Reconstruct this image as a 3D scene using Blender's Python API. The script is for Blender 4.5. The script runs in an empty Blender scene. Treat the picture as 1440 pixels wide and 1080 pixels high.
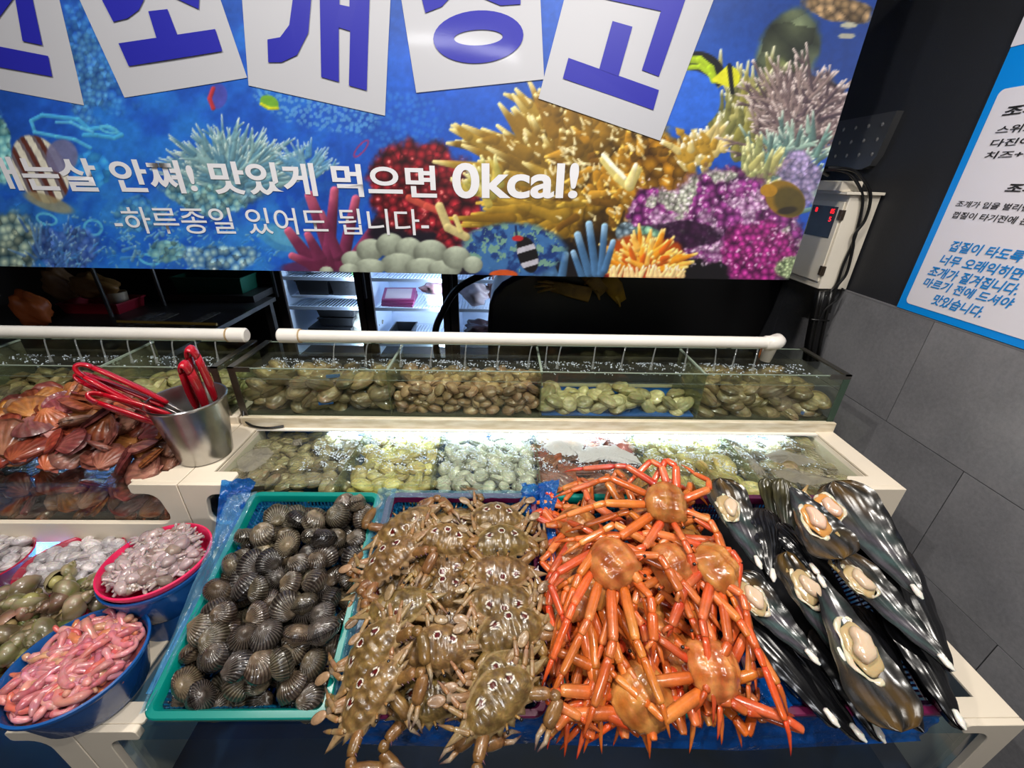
import bpy, bmesh, math, random
import numpy as np
from mathutils import Vector, Matrix, Quaternion
PI = math.pi
R = math.radians
rnd = random.Random(7)
SC = bpy.context.scene
COL = SC.collection
# ------------------------------------------------------------------ camera
FPX = 590.0
def cam_axes(p, y, r):
    cp, sp, cy, sy = math.cos(p), math.sin(p), math.cos(y), math.sin(y)
    M = Matrix(((cy, -sy, 0), (sy, cy, 0), (0, 0, 1)))
    fw, up, rt = M @ Vector((0, cp, -sp)), M @ Vector((0, sp, cp)), M @ Vector((1, 0, 0))
    return math.cos(r) * rt + math.sin(r) * up, -math.sin(r) * rt + math.cos(r) * up, fw
RT, UP, FW = cam_axes(R(26.45), R(-1.52), R(1.37))
EYE = Vector((0, 0, 1.5))
cd = bpy.data.cameras.new('camera'); cam = bpy.data.objects.new('camera', cd); COL.objects.link(cam)
cd.sensor_width = 36; cd.lens = 36 * FPX / 1440; cd.clip_start = 0.02; cd.clip_end = 60
M4 = Matrix((RT, UP, -FW)).transposed().to_4x4(); M4.translation = EYE
cam.matrix_world = M4
SC.camera = cam
# ------------------------------------------------------------------ world, lights, exposure
w = bpy.data.worlds.new('World'); SC.world = w; w.use_nodes = True
w.node_tree.nodes['Background'].inputs[0].default_value = (0.62, 0.7, 0.85, 1)
w.node_tree.nodes['Background'].inputs[1].default_value = 0.05
SC.view_settings.view_transform = 'Standard'; SC.view_settings.look = 'None'
SC.view_settings.exposure = 0.05; SC.view_settings.gamma = 1
SC.view_settings.use_curve_mapping = False
SC.cycles.transparent_max_bounces = 16
SC.cycles.max_bounces = 7
def area(name, loc, size, power, color=(1, 1, 1), rot=(0, 0, 0), size_y=None, shape=None, spread=None):
    l = bpy.data.lights.new(name, 'AREA'); l.energy = power; l.color = color; l.size = size
    l.shape = shape or ('RECTANGLE' if size_y else 'DISK')
    if size_y: l.size_y = size_y
    if spread: l.spread = spread
    o = bpy.data.objects.new(name, l); o.location = loc; o.rotation_euler = rot; COL.objects.link(o); return o
# ceiling lamps of the room (tubes and downlights), all above and behind the stall front
area('ceiling_tube_light', (-0.9, 0.15, 2.5), 0.6, 6, (1, 0.95, 0.88), size_y=0.12)
area('ceiling_tube_light', (0.7, 0.1, 2.5), 0.6, 6.5, (1, 0.95, 0.88), size_y=0.12)
area('ceiling_downlight', (0.15, 0.62, 2.5), 0.06, 12.5, (1, 0.94, 0.86))
area('ceiling_downlight', (-0.62, 0.5, 2.5), 0.06, 11, (1, 0.94, 0.86))
area('ceiling_downlight', (0.6, -0.1, 2.5), 0.06, 14, (1, 0.94, 0.86))
area('room_tube_light', (-0.3, -1.5, 2.4), 0.9, 24, (0.97, 0.97, 1.0), size_y=0.3)
# LED strips under the white trims of the tanks
area('led_strip', (0.16, 0.965, 0.8785), 1.24, 5.0, (0.72, 0.88, 1.0), size_y=0.012)
area('led_strip', (-1.15, 0.965, 0.8785), 0.5, 2.2, (0.72, 0.88, 1.0), size_y=0.012)
area('led_strip', (-1.2, 0.745, 0.709), 0.62, 5.0, (0.75, 0.87, 1.0), size_y=0.012)
area('led_strip', (0.05, 0.745, 0.709), 1.3, 0.6, (0.3, 0.6, 1.0), size_y=0.012)
# ------------------------------------------------------------------ colour and node helpers
def lin(c):
    c = c / 255.0
    return c / 12.92 if c <= 0.04045 else ((c + 0.055) / 1.055) ** 2.4
def C(r, g, b): return (lin(r), lin(g), lin(b))
def newmat(name):
    m = bpy.data.materials.new(name); m.use_nodes = True
    return m, m.node_tree.nodes, m.node_tree.links, m.node_tree.nodes['Principled BSDF']
def addbump(n, l, b, scale, strength, dist=0.002, detail=4, coord='Object', stretch=None):
    tc = n.new('ShaderNodeTexCoord'); t = n.new('ShaderNodeTexNoise'); t.inputs['Scale'].default_value = scale; t.inputs['Detail'].default_value = detail
    src = tc.outputs[coord]
    if stretch:
        mp = n.new('ShaderNodeMapping'); mp.inputs['Scale'].default_value = stretch; l.new(src, mp.inputs['Vector']); src = mp.outputs['Vector']
    l.new(src, t.inputs['Vector'])
    bp = n.new('ShaderNodeBump'); bp.inputs['Strength'].default_value = strength; bp.inputs['Distance'].default_value = dist
    l.new(t.outputs['Fac'], bp.inputs['Height']); l.new(bp.outputs['Normal'], b.inputs['Normal'])
    return t
def mat(name, col, rough=0.5, metal=0.0, var=0.0, vscale=8, bump=0, bscale=40, coat=0.0, col2=None, emit=0, sss=0, alpha=None, stretch=None, bdist=0.002):
    m, n, l, b = newmat(name)
    b.inputs['Base Color'].default_value = (*col, 1); b.inputs['Roughness'].default_value = rough; b.inputs['Metallic'].default_value = metal
    b.inputs['Coat Weight'].default_value = coat; b.inputs['Coat Roughness'].default_value = 0.08
    if sss:
        b.inputs['Subsurface Weight'].default_value = sss; b.inputs['Subsurface Scale'].default_value = 0.01
    if var or col2:
        tc = n.new('ShaderNodeTexCoord'); t = n.new('ShaderNodeTexNoise'); t.inputs['Scale'].default_value = vscale; t.inputs['Detail'].default_value = 6
        src = tc.outputs['Object']
        if stretch:
            mp = n.new('ShaderNodeMapping'); mp.inputs['Scale'].default_value = stretch; l.new(src, mp.inputs['Vector']); src = mp.outputs['Vector']
        l.new(src, t.inputs['Vector'])
        cr = n.new('ShaderNodeValToRGB')
        c2 = col2 or tuple(min(1, x * (1 + var)) for x in col); c1 = col if col2 else tuple(x * (1 - var) for x in col)
        cr.color_ramp.elements[0].position = 0.35; cr.color_ramp.elements[1].position = 0.65
        cr.color_ramp.elements[0].color = (*c1, 1); cr.color_ramp.elements[1].color = (*c2, 1)
        l.new(t.outputs['Fac'], cr.inputs['Fac']); l.new(cr.outputs['Color'], b.inputs['Base Color'])
    if bump: addbump(n, l, b, bscale, bump, bdist)
    if emit:
        b.inputs['Emission Color'].default_value = (*col, 1); b.inputs['Emission Strength'].default_value = emit
    if alpha is not None: b.inputs['Alpha'].default_value = alpha
    return m
def vcmat(name, rough=0.3, coat=0.5, vary=0.35, hue=0.0, bump=0.3, bscale=120, sss=0.0, metal=0, bdist=0.0015, mott=0.0, mscale=70):
    """base colour from the mesh's own colour attribute, each object a little lighter or darker"""
    m, n, l, b = newmat(name)
    at = n.new('ShaderNodeAttribute'); at.attribute_name = 'Col'
    oi = n.new('ShaderNodeObjectInfo'); hs = n.new('ShaderNodeHueSaturation')
    mr = n.new('ShaderNodeMapRange'); mr.inputs['To Min'].default_value = 1 - vary; mr.inputs['To Max'].default_value = 1 + vary
    l.new(oi.outputs['Random'], mr.inputs['Value']); l.new(mr.outputs[0], hs.inputs['Value'])
    if hue:
        mh = n.new('ShaderNodeMapRange'); mh.inputs['To Min'].default_value = 0.5 - hue; mh.inputs['To Max'].default_value = 0.5 + hue
        mm = n.new('ShaderNodeMath'); mm.operation = 'MULTIPLY'; mm.inputs[1].default_value = 7.31
        fr = n.new('ShaderNodeMath'); fr.operation = 'FRACT'
        l.new(oi.outputs['Random'], mm.inputs[0]); l.new(mm.outputs[0], fr.inputs[0]); l.new(fr.outputs[0], mh.inputs['Value']); l.new(mh.outputs[0], hs.inputs['Hue'])
    l.new(at.outputs['Color'], hs.inputs['Color']); src_ = hs.outputs['Color']
    if mott:
        tc = n.new('ShaderNodeTexCoord'); tn = n.new('ShaderNodeTexNoise'); tn.inputs['Scale'].default_value = mscale; tn.inputs['Detail'].default_value = 6; tn.inputs['Roughness'].default_value = 0.7; l.new(tc.outputs['Object'], tn.inputs['Vector'])
        mr2 = n.new('ShaderNodeMapRange'); mr2.inputs['From Min'].default_value = 0.3; mr2.inputs['From Max'].default_value = 0.7; mr2.inputs['To Min'].default_value = 1 - mott; mr2.inputs['To Max'].default_value = 1 + mott * 0.7; l.new(tn.outputs['Fac'], mr2.inputs['Value'])
        vm = n.new('ShaderNodeVectorMath'); vm.operation = 'SCALE'; l.new(src_, vm.inputs[0]); l.new(mr2.outputs[0], vm.inputs['Scale']); src_ = vm.outputs[0]
    l.new(src_, b.inputs['Base Color'])
    b.inputs['Roughness'].default_value = rough; b.inputs['Coat Weight'].default_value = coat; b.inputs['Coat Roughness'].default_value = 0.06
    b.inputs['Metallic'].default_value = metal
    if sss:
        b.inputs['Subsurface Weight'].default_value = sss; b.inputs['Subsurface Scale'].default_value = 0.006
    if bump: addbump(n, l, b, bscale, bump, bdist)
    return m
def clearmat(name, tint, ior=1.33, rough=0.02, bump=0.0, bscale=30, opac=0.0, milk=(0.8, 0.85, 0.85), bdist=0.01, stretch=None):
    """thin clear sheet: see-through tint plus a Fresnel gloss"""
    m = bpy.data.materials.new(name); m.use_nodes = True; n = m.node_tree.nodes; l = m.node_tree.links; n.clear()
    out = n.new('ShaderNodeOutputMaterial'); tr = n.new('ShaderNodeBsdfTransparent'); gl = n.new('ShaderNodeBsdfGlossy'); mx = n.new('ShaderNodeMixShader'); fr = n.new('ShaderNodeFresnel')
    tr.inputs[0].default_value = (*tint, 1); gl.inputs['Roughness'].default_value = rough; fr.inputs[0].default_value = ior
    ge = n.new('ShaderNodeNewGeometry'); mi = n.new('ShaderNodeMapRange'); mi.inputs['To Min'].default_value = ior; mi.inputs['To Max'].default_value = 1 / ior
    l.new(ge.outputs['Backfacing'], mi.inputs['Value']); l.new(mi.outputs[0], fr.inputs[0])
    base = tr
    if opac:
        df = n.new('ShaderNodeBsdfDiffuse'); df.inputs[0].default_value = (*milk, 1); m2 = n.new('ShaderNodeMixShader'); m2.inputs[0].default_value = opac
        l.new(tr.outputs[0], m2.inputs[1]); l.new(df.outputs[0], m2.inputs[2]); base = m2
    l.new(fr.outputs[0], mx.inputs[0]); l.new(base.outputs[0], mx.inputs[1]); l.new(gl.outputs[0], mx.inputs[2]); l.new(mx.outputs[0], out.inputs[0])
    if bump:
        class Bx: pass
        tc = n.new('ShaderNodeTexCoord'); t = n.new('ShaderNodeTexNoise'); t.inputs['Scale'].default_value = bscale; t.inputs['Detail'].default_value = 3
        src = tc.outputs['Object']
        if stretch:
            mp = n.new('ShaderNodeMapping'); mp.inputs['Scale'].default_value = stretch; l.new(src, mp.inputs['Vector']); src = mp.outputs['Vector']
        l.new(src, t.inputs['Vector'])
        bp = n.new('ShaderNodeBump'); bp.inputs['Strength'].default_value = bump; bp.inputs['Distance'].default_value = bdist
        l.new(t.outputs['Fac'], bp.inputs['Height']); l.new(bp.outputs['Normal'], gl.inputs['Normal']); l.new(bp.outputs['Normal'], fr.inputs['Normal'])
    return m
# ------------------------------------------------------------------ mesh helpers
class MB:
    def __init__(s): s.v = []; s.f = []; s.c = []
    def add(s, v, f, c=None):
        o = len(s.v); s.v += [tuple(p) for p in v]; s.f += [tuple(i + o for i in q) for q in f]
        s.c += (list(c) if c is not None and len(c) == len(v) and not isinstance(c[0], float) else [c or (0.5, 0.5, 0.5)] * len(v))
    def box(s, x0, x1, y0, y1, z0, z1, c=None, M=None):
        v = [Vector((x, y, z)) for z in (z0, z1) for y in (y0, y1) for x in (x0, x1)]
        if M: v = [M @ p for p in v]
        s.add(v, [(0, 2, 3, 1), (4, 5, 7, 6), (0, 1, 5, 4), (2, 6, 7, 3), (0, 4, 6, 2), (1, 3, 7, 5)], c)
    def prism(s, pts, a, b, axis='y', c=None):
        n = len(pts); mk = {'y': lambda p, t: (p[0], t, p[1]), 'z': lambda p, t: (p[0], p[1], t), 'x': lambda p, t: (t, p[0], p[1])}[axis]
        v = [mk(p, a) for p in pts] + [mk(p, b) for p in pts]
        s.add(v, [tuple(range(n)), tuple(range(2 * n - 1, n - 1, -1))] + [(i, i + n, (i + 1) % n + n, (i + 1) % n) for i in range(n)], c)
    def tube(s, pts, rad, sides=8, c=None, flat=1.0, cap=True, upv=None, closed=False):
        pts = [Vector(p) for p in pts]; n = len(pts)
        if not hasattr(rad, '__len__'): rad = [rad] * n
        cols = c if (c is not None and hasattr(c[0], '__len__')) else None
        t0 = (pts[1] - pts[0]).normalized()
        u = Vector(upv) if upv else Vector((0, 0, 1))
        if abs(u.dot(t0)) > 0.95: u = Vector((1, 0, 0))
        v = []; cc = []
        for i, p in enumerate(pts):
            if closed: t = (pts[(i + 1) % n] - pts[i - 1])
            else: t = pts[min(i + 1, n - 1)] - pts[max(i - 1, 0)]
            if t.length < 1e-9: t = t0.copy()
            t.normalize(); u = (u - t * u.dot(t))
            if u.length < 1e-6: u = t.orthogonal()
            u.normalize(); w_ = t.cross(u)
            for k in range(sides):
                a = 2 * PI * k / sides
                v.append(p + w_ * (math.cos(a) * rad[i]) + u * (math.sin(a) * rad[i] * flat)); cc.append(cols[i] if cols else (c or (0.5, 0.5, 0.5)))
        f = []
        for i in range(n if closed else n - 1):
            j = (i + 1) % n
            for k in range(sides):
                f.append((i * sides + k, i * sides + (k + 1) % sides, j * sides + (k + 1) % sides, j * sides + k))
        if cap and not closed: f.append(tuple(range(sides - 1, -1, -1))); f.append(tuple((n - 1) * sides + k for k in range(sides)))
        s.add(v, f, cc)
    def lathe(s, prof, seg=32, c=None, cx=0, cy=0, sx=1, sy=1):
        v = []; f = []; n = len(prof)
        for k in range(seg):
            a = 2 * PI * k / seg
            for r, z in prof: v.append((cx + r * math.cos(a) * sx, cy + r * math.sin(a) * sy, z))
        for k in range(seg):
            for i in range(n - 1):
                f.append((k * n + i, ((k + 1) % seg) * n + i, ((k + 1) % seg) * n + i + 1, k * n + i + 1))
        s.add(v, f, c)
    def ell(s, ctr, r, seg=12, rings=8, c=None, M=None, fn=None):
        v = []; f = []
        for i in range(rings + 1):
            th = PI * i / rings
            for k in range(seg):
                a = 2 * PI * k / seg
                p = Vector((r[0] * math.sin(th) * math.cos(a), r[1] * math.sin(th) * math.sin(a), r[2] * math.cos(th)))
                if fn: p = fn(p)
                if M: p = M @ p
                v.append(p + Vector(ctr))
        for i in range(rings):
            for k in range(seg):
                f.append((i * seg + k, (i + 1) * seg + k, (i + 1) * seg + (k + 1) % seg, i * seg + (k + 1) % seg))
        s.add(v, f, c)
    def mesh(s, name, m=None, smooth=True, col=True, clean=False):
        me = bpy.data.meshes.new(name); me.from_pydata(s.v, [], s.f); me.update()
        if col:
            a = me.color_attributes.new('Col', 'FLOAT_COLOR', 'POINT')
            arr = np.ones((len(s.v), 4), dtype=np.float32); arr[:, :3] = np.array(s.c, dtype=np.float32).reshape(-1, 3); a.data.foreach_set('color', arr.ravel())
        if m: me.materials.append(m)
        if clean:
            bm = bmesh.new(); bm.from_mesh(me); bmesh.ops.remove_doubles(bm, verts=bm.verts, dist=1e-6); bmesh.ops.recalc_face_normals(bm, faces=bm.faces); bm.to_mesh(me); bm.free()
        if smooth:
            me.polygons.foreach_set('use_smooth', [True] * len(me.polygons))
            if smooth == 'auto':
                try: me.set_sharp_from_angle(angle=R(35))
                except Exception: pass
        return me
def link(name, me, parent=None, M=None, loc=None):
    o = bpy.data.objects.new(name, me); COL.objects.link(o)
    if parent: o.parent = parent
    if M is not None: o.matrix_local = M
    if loc is not None: o.location = loc
    return o
def tag(o, label=None, cat=None, group=None, kind=None):
    if label: o['label'] = label
    if cat: o['category'] = cat
    if group: o['group'] = group
    if kind: o['kind'] = kind
    return o
def thing(name, label, cat, loc=(0, 0, 0), group=None, M=None):
    o = bpy.data.objects.new(name, None); COL.objects.link(o); o.empty_display_size = 0.02
    if M is not None: o.matrix_world = M
    else: o.location = loc
    return tag(o, label, cat, group)
def part(name, mb, m, parent, smooth='auto', M=None, label=None, kind=None, bevel=0, clean=False, world=False):
    me = mb.mesh(name, m, smooth, clean=clean or bool(bevel)) if isinstance(mb, MB) else mb
    o = link(name, me, parent, M)
    if world and parent: o.matrix_local = parent.matrix_basis.inverted()
    if bevel:
        b = o.modifiers.new('bevel', 'BEVEL'); b.width = bevel; b.segments = 2; b.limit_method = 'ANGLE'
    return tag(o, label, kind=kind)
def struct(name, mb, m, smooth=False, parent=None, bevel=0):
    o = part(name, mb, m, parent, smooth, bevel=bevel)
    if not parent: o['kind'] = 'structure'
    return o
def single(name, mb, m, label, cat, group=None, smooth='auto', loc=None, M=None, kind=None, bevel=0, clean=False):
    me = mb.mesh(name, m, smooth, clean=clean or bool(bevel)) if isinstance(mb, MB) else mb
    o = link(name, me, None, M, loc)
    if bevel:
        b = o.modifiers.new('bevel', 'BEVEL'); b.width = bevel; b.segments = 2; b.limit_method = 'ANGLE'
    return tag(o, label, cat, group, kind)
def frame(pos, normal=(0, 0, 1), spin=0.0, sc=1.0):
    n_ = Vector(normal).normalized(); q = Vector((0, 0, 1)).rotation_difference(n_)
    M = q.to_matrix().to_4x4() @ Matrix.Rotation(spin, 4, 'Z') @ Matrix.Scale(sc, 4)
    M.translation = Vector(pos); return M
def tree_copy(o, parent=None, M=None):
    c = o.copy(); COL.objects.link(c)
    if parent: c.parent = parent
    if M is not None: c.matrix_world = M
    for ch in list(o.children): tree_copy(ch, c)
    return c
# a point of the room seen at a pixel of the photograph, on a real plane (used to measure positions)
def ray(x, y): return RT * ((x - 720) / FPX) + UP * ((540 - y) / FPX) + FW
def at_y(x, y, Y): d = ray(x, y); return EYE + d * (Y / d.y)
def at_z(x, y, Z): d = ray(x, y); return EYE + d * ((Z - 1.5) / d.z)
def at_x(x, y, X): d = ray(x, y); return EYE + d * (X / d.x)
SL = 0.315                                   # the display baskets lean back on the step by this slope
SN = Vector((0, -SL, 1)).normalized()
def on_slope(x, y, h=0.0):                  # plane of the basket rims, raised by h
    p0 = Vector((0, 0.35, 0.75)) + SN * h; d = ray(x, y)
    return EYE + d * ((p0 - EYE).dot(SN) / d.dot(SN))
def jit(c, a): return tuple(max(0, x * (1 + rnd.uniform(-a, a))) for x in c)
def mix(a, b, t): t = max(0, min(1, t)); return tuple(x + (y - x) * t for x, y in zip(a, b))
# ------------------------------------------------------------------ shared materials
M_cream = mat('cream_acrylic', C(232, 220, 200), 0.35, var=0.05, vscale=5, bump=0.05, bscale=20)
M_trim = mat('cream_trim', C(232, 222, 200), 0.4, col2=C(205, 190, 160), vscale=18, stretch=(1, 6, 6))
M_pvc = mat('white_pvc', C(238, 234, 226), 0.25, var=0.03, vscale=12)
M_steel = mat('brushed_steel', C(178, 176, 172), 0.28, 1.0, var=0.12, vscale=20, bump=0.1, bscale=60)
M_steelrail = mat('steel_rail', C(150, 148, 140), 0.35, 1.0, var=0.15, vscale=25)
M_black = mat('black_rubber', C(14, 14, 15), 0.35)
M_glass = clearmat('tank_glass', (0.93, 0.96, 0.92), 1.42, 0.01)
M_glassedge = mat('glass_edge', C(60, 78, 66), 0.15)
M_water = clearmat('tank_water', (0.86, 0.88, 0.74), 1.33, 0.03, bump=0.25, bscale=24, opac=0.05, milk=(0.5, 0.52, 0.4))
M_waterlow = clearmat('lower_tank_water', (0.86, 0.92, 0.84), 1.33, 0.04, bump=0.9, bscale=95, opac=0.03, milk=(0.6, 0.66, 0.6), bdist=0.012)
M_waterL1 = clearmat('blue_tank_water', (0.5, 0.75, 0.95), 1.33, 0.05, bump=0.3, bscale=20)
M_jet = clearmat('falling_water', (0.93, 0.95, 0.95), 1.6, 0.05, opac=0.12)
M_film_blue = clearmat('blue_film', (0.10, 0.42, 0.85), 1.5, 0.12, bump=0.8, bscale=60, opac=0.45, milk=C(15, 95, 190))
M_film_clear = clearmat('clear_film', (0.75, 0.88, 0.95), 1.5, 0.1, bump=0.9, bscale=45, opac=0.18, milk=C(120, 190, 220))
M_foam = mat('foam', C(205, 210, 205), 0.5, bump=1.0, bscale=260, alpha=0.75, bdist=0.004)
M_foamdull = mat('dull_foam', C(150, 145, 130), 0.5, bump=1.0, bscale=260, alpha=0.55, bdist=0.004)
M_bluebase = mat('blue_liner', C(25, 95, 175), 0.4, var=0.25, vscale=14)
M_bluedeep = mat('deep_blue_liner', C(14, 52, 92), 0.4, col2=C(10, 34, 52), vscale=5)
M_bubble_glint = mat('bubble', C(225, 240, 250), 0.12, coat=0.8, alpha=0.7)  # jet bubbles, and the beads that stand for glitter on the lower water
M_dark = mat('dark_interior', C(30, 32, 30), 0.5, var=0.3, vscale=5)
# ================================================================== ROOM
def tile_mat():
    m, n, l, b = newmat('grey_stone_tile')
    tc = n.new('ShaderNodeTexCoord'); t = n.new('ShaderNodeTexNoise'); t.inputs['Scale'].default_value = 90; t.inputs['Detail'].default_value = 8; t.inputs['Roughness'].default_value = 0.75
    t2 = n.new('ShaderNodeTexNoise'); t2.inputs['Scale'].default_value = 5; t2.inputs['Detail'].default_value = 3
    l.new(tc.outputs['Object'], t.inputs['Vector']); l.new(tc.outputs['Object'], t2.inputs['Vector'])
    ad = n.new('ShaderNodeMath'); ad.operation = 'ADD'; l.new(t.outputs['Fac'], ad.inputs[0]); l.new(t2.outputs['Fac'], ad.inputs[1])
    cr = n.new('ShaderNodeValToRGB'); cr.color_ramp.elements[0].position = 0.3; cr.color_ramp.elements[1].position = 0.7
    mh = n.new('ShaderNodeMath'); mh.operation = 'MULTIPLY'; mh.inputs[1].default_value = 0.5; l.new(ad.outputs[0], mh.inputs[0]); l.new(mh.outputs[0], cr.inputs['Fac'])
    cr.color_ramp.elements[0].color = (*C(100, 101, 106), 1); cr.color_ramp.elements[1].color = (*C(142, 142, 146), 1)
    l.new(cr.outputs['Color'], b.inputs['Base Color']); b.inputs['Roughness'].default_value = 0.42
    bp = n.new('ShaderNodeBump'); bp.inputs['Strength'].default_value = 0.35; bp.inputs['Distance'].default_value = 0.002
    l.new(t.outputs['Fac'], bp.inputs['Height']); l.new(bp.outputs['Normal'], b.inputs['Normal'])
    return m
M_tile = tile_mat(); M_grout = mat('dark_grout', C(52, 52, 54), 0.8)
M_wallblack = mat('black_wall_paint', C(30, 32, 38), 0.6, bump=0.25, bscale=300)
M_floor = mat('dark_floor', C(50, 48, 46), 0.3, var=0.2, vscale=6)
M_ceil = mat('dark_ceiling', C(60, 60, 62), 0.8)
b = MB(); b.box(-3, 1.3, -2.6, 3.7, -0.05, 0); struct('floor', b, M_floor)
b = MB(); b.box(-3, 1.3, -2.6, 3.7, 2.62, 2.7); struct('ceiling', b, M_ceil)
b = MB(); b.box(-3, 1.3, 3.6, 3.7, 0, 2.62); struct('wall_back', b, mat('back_wall_dark', C(38, 34, 36), 0.7))
b = MB(); b.box(-3.1, -3, -2.6, 3.7, 0, 2.62); struct('wall_left', b, mat('left_wall_dark', C(44, 40, 40), 0.7))
b = MB(); b.box(-3, 1.3, -2.7, -2.6, 0, 2.62); struct('wall_front', b, mat('front_wall_grey', C(120, 118, 115), 0.7))
b = MB(); b.box(1.122, 1.3, -2.6, 3.7, 0, 2.62); wr = struct('wall_right', b, M_grout)
b = MB(); b.box(1.116, 1.122, -2.6, 3.7, 1.187, 2.62); part('painted_upper_wall', b, M_wallblack, wr, False)
b = MB(); b.box(1.1095, 1.118, -2.6, 3.7, 1.1865, 1.1905); part('tile_edge_strip', b, mat('strip_grey', C(120, 120, 124), 0.4), wr, False)
# tiles 0.6 x 0.3, every row shifted, on the right wall
tile_me = {}
for row in range(4):
    z0 = 0.887 - 0.3 * row; joint = 1.02 - 0.23 * row
    k0 = -6
    for k in range(-6, 6):
        y0 = joint + 0.6 * k
        if y0 > 3.1: continue
        key = (k == k0)
        if key not in tile_me:
            b = MB(); b.box(0, 0.012, 0.0012, 0.5988, 0.0012, 0.2988); me = b.mesh('tile', M_tile, False); tile_me[key] = me
        o = link('tile', tile_me[key], wr, loc=(1.11, y0, max(z0, -0.013)))
# ================================================================== BANNER
YB = 1.25
BX0, BX1, BZ0, BZ1 = -1.9, 0.857, 1.236, 2.12
st = 0.003
xs = np.arange(BX0, BX1 + 1e-6, (BX1 - BX0) / round((BX1 - BX0) / st)); zs = np.arange(BZ0, BZ1 + 1e-6, (BZ1 - BZ0) / round((BZ1 - BZ0) / st))
GX, GZ = np.meshgrid(xs, zs); NX, NZ = len(xs), len(zs)
def wav(x, z): return 0.004 * np.sin(x * 4.1 + z * 3) + 0.0012 * np.sin(x * 9 - z * 7 + 1) + 0.0004 * np.sin(x * 3 + z * 25)
GY = YB + wav(GX, GZ)
# print layout is drawn in the flat of the banner, with the photograph's pixels as its drawing units
P = np.stack([GX, np.full_like(GX, YB), GZ - 1.5], -1)
cx_ = P @ np.array(RT); cy_ = P @ np.array(UP); cz_ = P @ np.array(FW)
U = 720 + FPX * cx_ / cz_; V = 540 - FPX * cy_ / cz_
rg = np.random.RandomState(3)
def vnoise(x, y, seed=0):
    xi = np.floor(x).astype(np.int64); yi = np.floor(y).astype(np.int64); fx = x - xi; fy = y - yi
    fx = fx * fx * (3 - 2 * fx); fy = fy * fy * (3 - 2 * fy)
    def h(a, b_):
        n = (a * 374761393 + b_ * 668265263 + seed * 974634777) & 0xffffffff
        n = ((n ^ (n >> 13)) * 1274126177) & 0xffffffff
        return ((n ^ (n >> 16)) & 0xffff) / 65535.0
    return (h(xi, yi) * (1 - fx) + h(xi + 1, yi) * fx) * (1 - fy) + (h(xi, yi + 1) * (1 - fx) + h(xi + 1, yi + 1) * fx) * fy
def fbm(x, y, s, seed=0, o=4):
    r = 0; a = 0.5; t = 0
    for i in range(o): r = r + a * vnoise(x / s, y / s, seed + i * 17); t += a; a *= 0.55; s /= 2.1
    return r / t
def worley(x, y, s, seed=0):
    x = x / s; y = y / s; xi = np.floor(x).astype(np.int64); yi = np.floor(y).astype(np.int64); d1 = np.full(x.shape, 9.0); cid = np.zeros(x.shape)
    for dx in (-1, 0, 1):
        for dy in (-1, 0, 1):
            a, b_ = xi + dx, yi + dy
            n = (a * 374761393 + b_ * 668265263 + seed * 7919) & 0xffffffff; n = ((n ^ (n >> 13)) * 1274126177) & 0xffffffff; n ^= n >> 16
            px = a + (n & 0xff) / 255.0; py = b_ + ((n >> 8) & 0xff) / 255.0
            d = np.hypot(x - px, y - py); q = d < d1; d1 = np.where(q, d, d1); cid = np.where(q, (n & 0xffff) / 65535.0, cid)
    return d1, cid
IMG = np.zeros(U.shape + (3,))
def c255(c): return np.array(c, float)
def ss(a, b_, x): t = np.clip((x - a) / (b_ - a), 0, 1); return t * t * (3 - 2 * t)
def put(mask, col):
    global IMG
    IMG = IMG * (1 - mask[..., None]) + (col if getattr(col, 'ndim', 1) == 3 else c255(col)) * mask[..., None]
def sub(x0, x1, y0, y1):                     # window of the grid for a stroke
    return (U > x0) & (U < x1) & (V > y0) & (V < y1)
n1 = fbm(U, V, 90, 1); n2 = fbm(U, V, 22, 5); n3 = fbm(U, V, 7, 9)
t = np.clip(V / 390, 0, 1)[..., None]
IMG = (1 - t) * c255((38, 96, 200)) + t * c255((22, 88, 205)); IMG = IMG * (0.8 + 0.4 * n1[..., None])
put(ss(0.45, 0.7, n1) * 0.5 * ss(620, 300, U), (46, 150, 225))
put(ss(0.5, 0.62, n2) * 0.22 * ss(150, 330, V) * ss(700, 350, U), (95, 190, 225))
put(ss(900, 1150, U) * 0.6 * ss(240, 60, V), (30, 60, 130))
def ellm(cx, cy, rx, ry, rot=0, rough=0.0, soft=0.12, ns=None):
    a = math.radians(rot); dx = U - cx; dy = V - cy
    x = (dx * math.cos(a) + dy * math.sin(a)) / rx; y = (-dx * math.sin(a) + dy * math.cos(a)) / ry
    d = np.hypot(x, y) + (rough * ((ns if ns is not None else n2) - 0.5) * 2)
    return ss(1 + soft, 1 - soft, d)
def stroke(p, q, w0, w1, col, tip=None, al=1.0, edge=1.2, shade=0.25):
    (x0, y0), (x1, y1) = p, q; W = max(w0, w1) + 3
    q_ = np.nonzero(sub(min(x0, x1) - W, max(x0, x1) + W, min(y0, y1) - W, max(y0, y1) + W))
    if not len(q_[0]): return
    u = U[q_]; v = V[q_]; dx, dy = x1 - x0, y1 - y0; L = dx * dx + dy * dy + 1e-6
    tt = np.clip(((u - x0) * dx + (v - y0) * dy) / L, 0, 1); sx = (u - x0 - tt * dx); sy = (v - y0 - tt * dy); d = np.hypot(sx, sy)
    w_ = w0 + (w1 - w0) * tt; m = ss(w_ + edge, np.maximum(w_ - edge, 0), d) * al
    side = np.clip((-sx * 0.6 - sy * 0.8) / np.maximum(w_, 1), -1, 1)
    c = c255(col)[None] + 0 * tt[:, None]
    if tip is not None: c = c * (1 - ss(0.62, 1, tt)[:, None]) + c255(tip) * ss(0.62, 1, tt)[:, None]
    c = c * (1 + shade * side[:, None])
    IMG[q_] = IMG[q_] * (1 - m[:, None]) + c * m[:, None]
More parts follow.
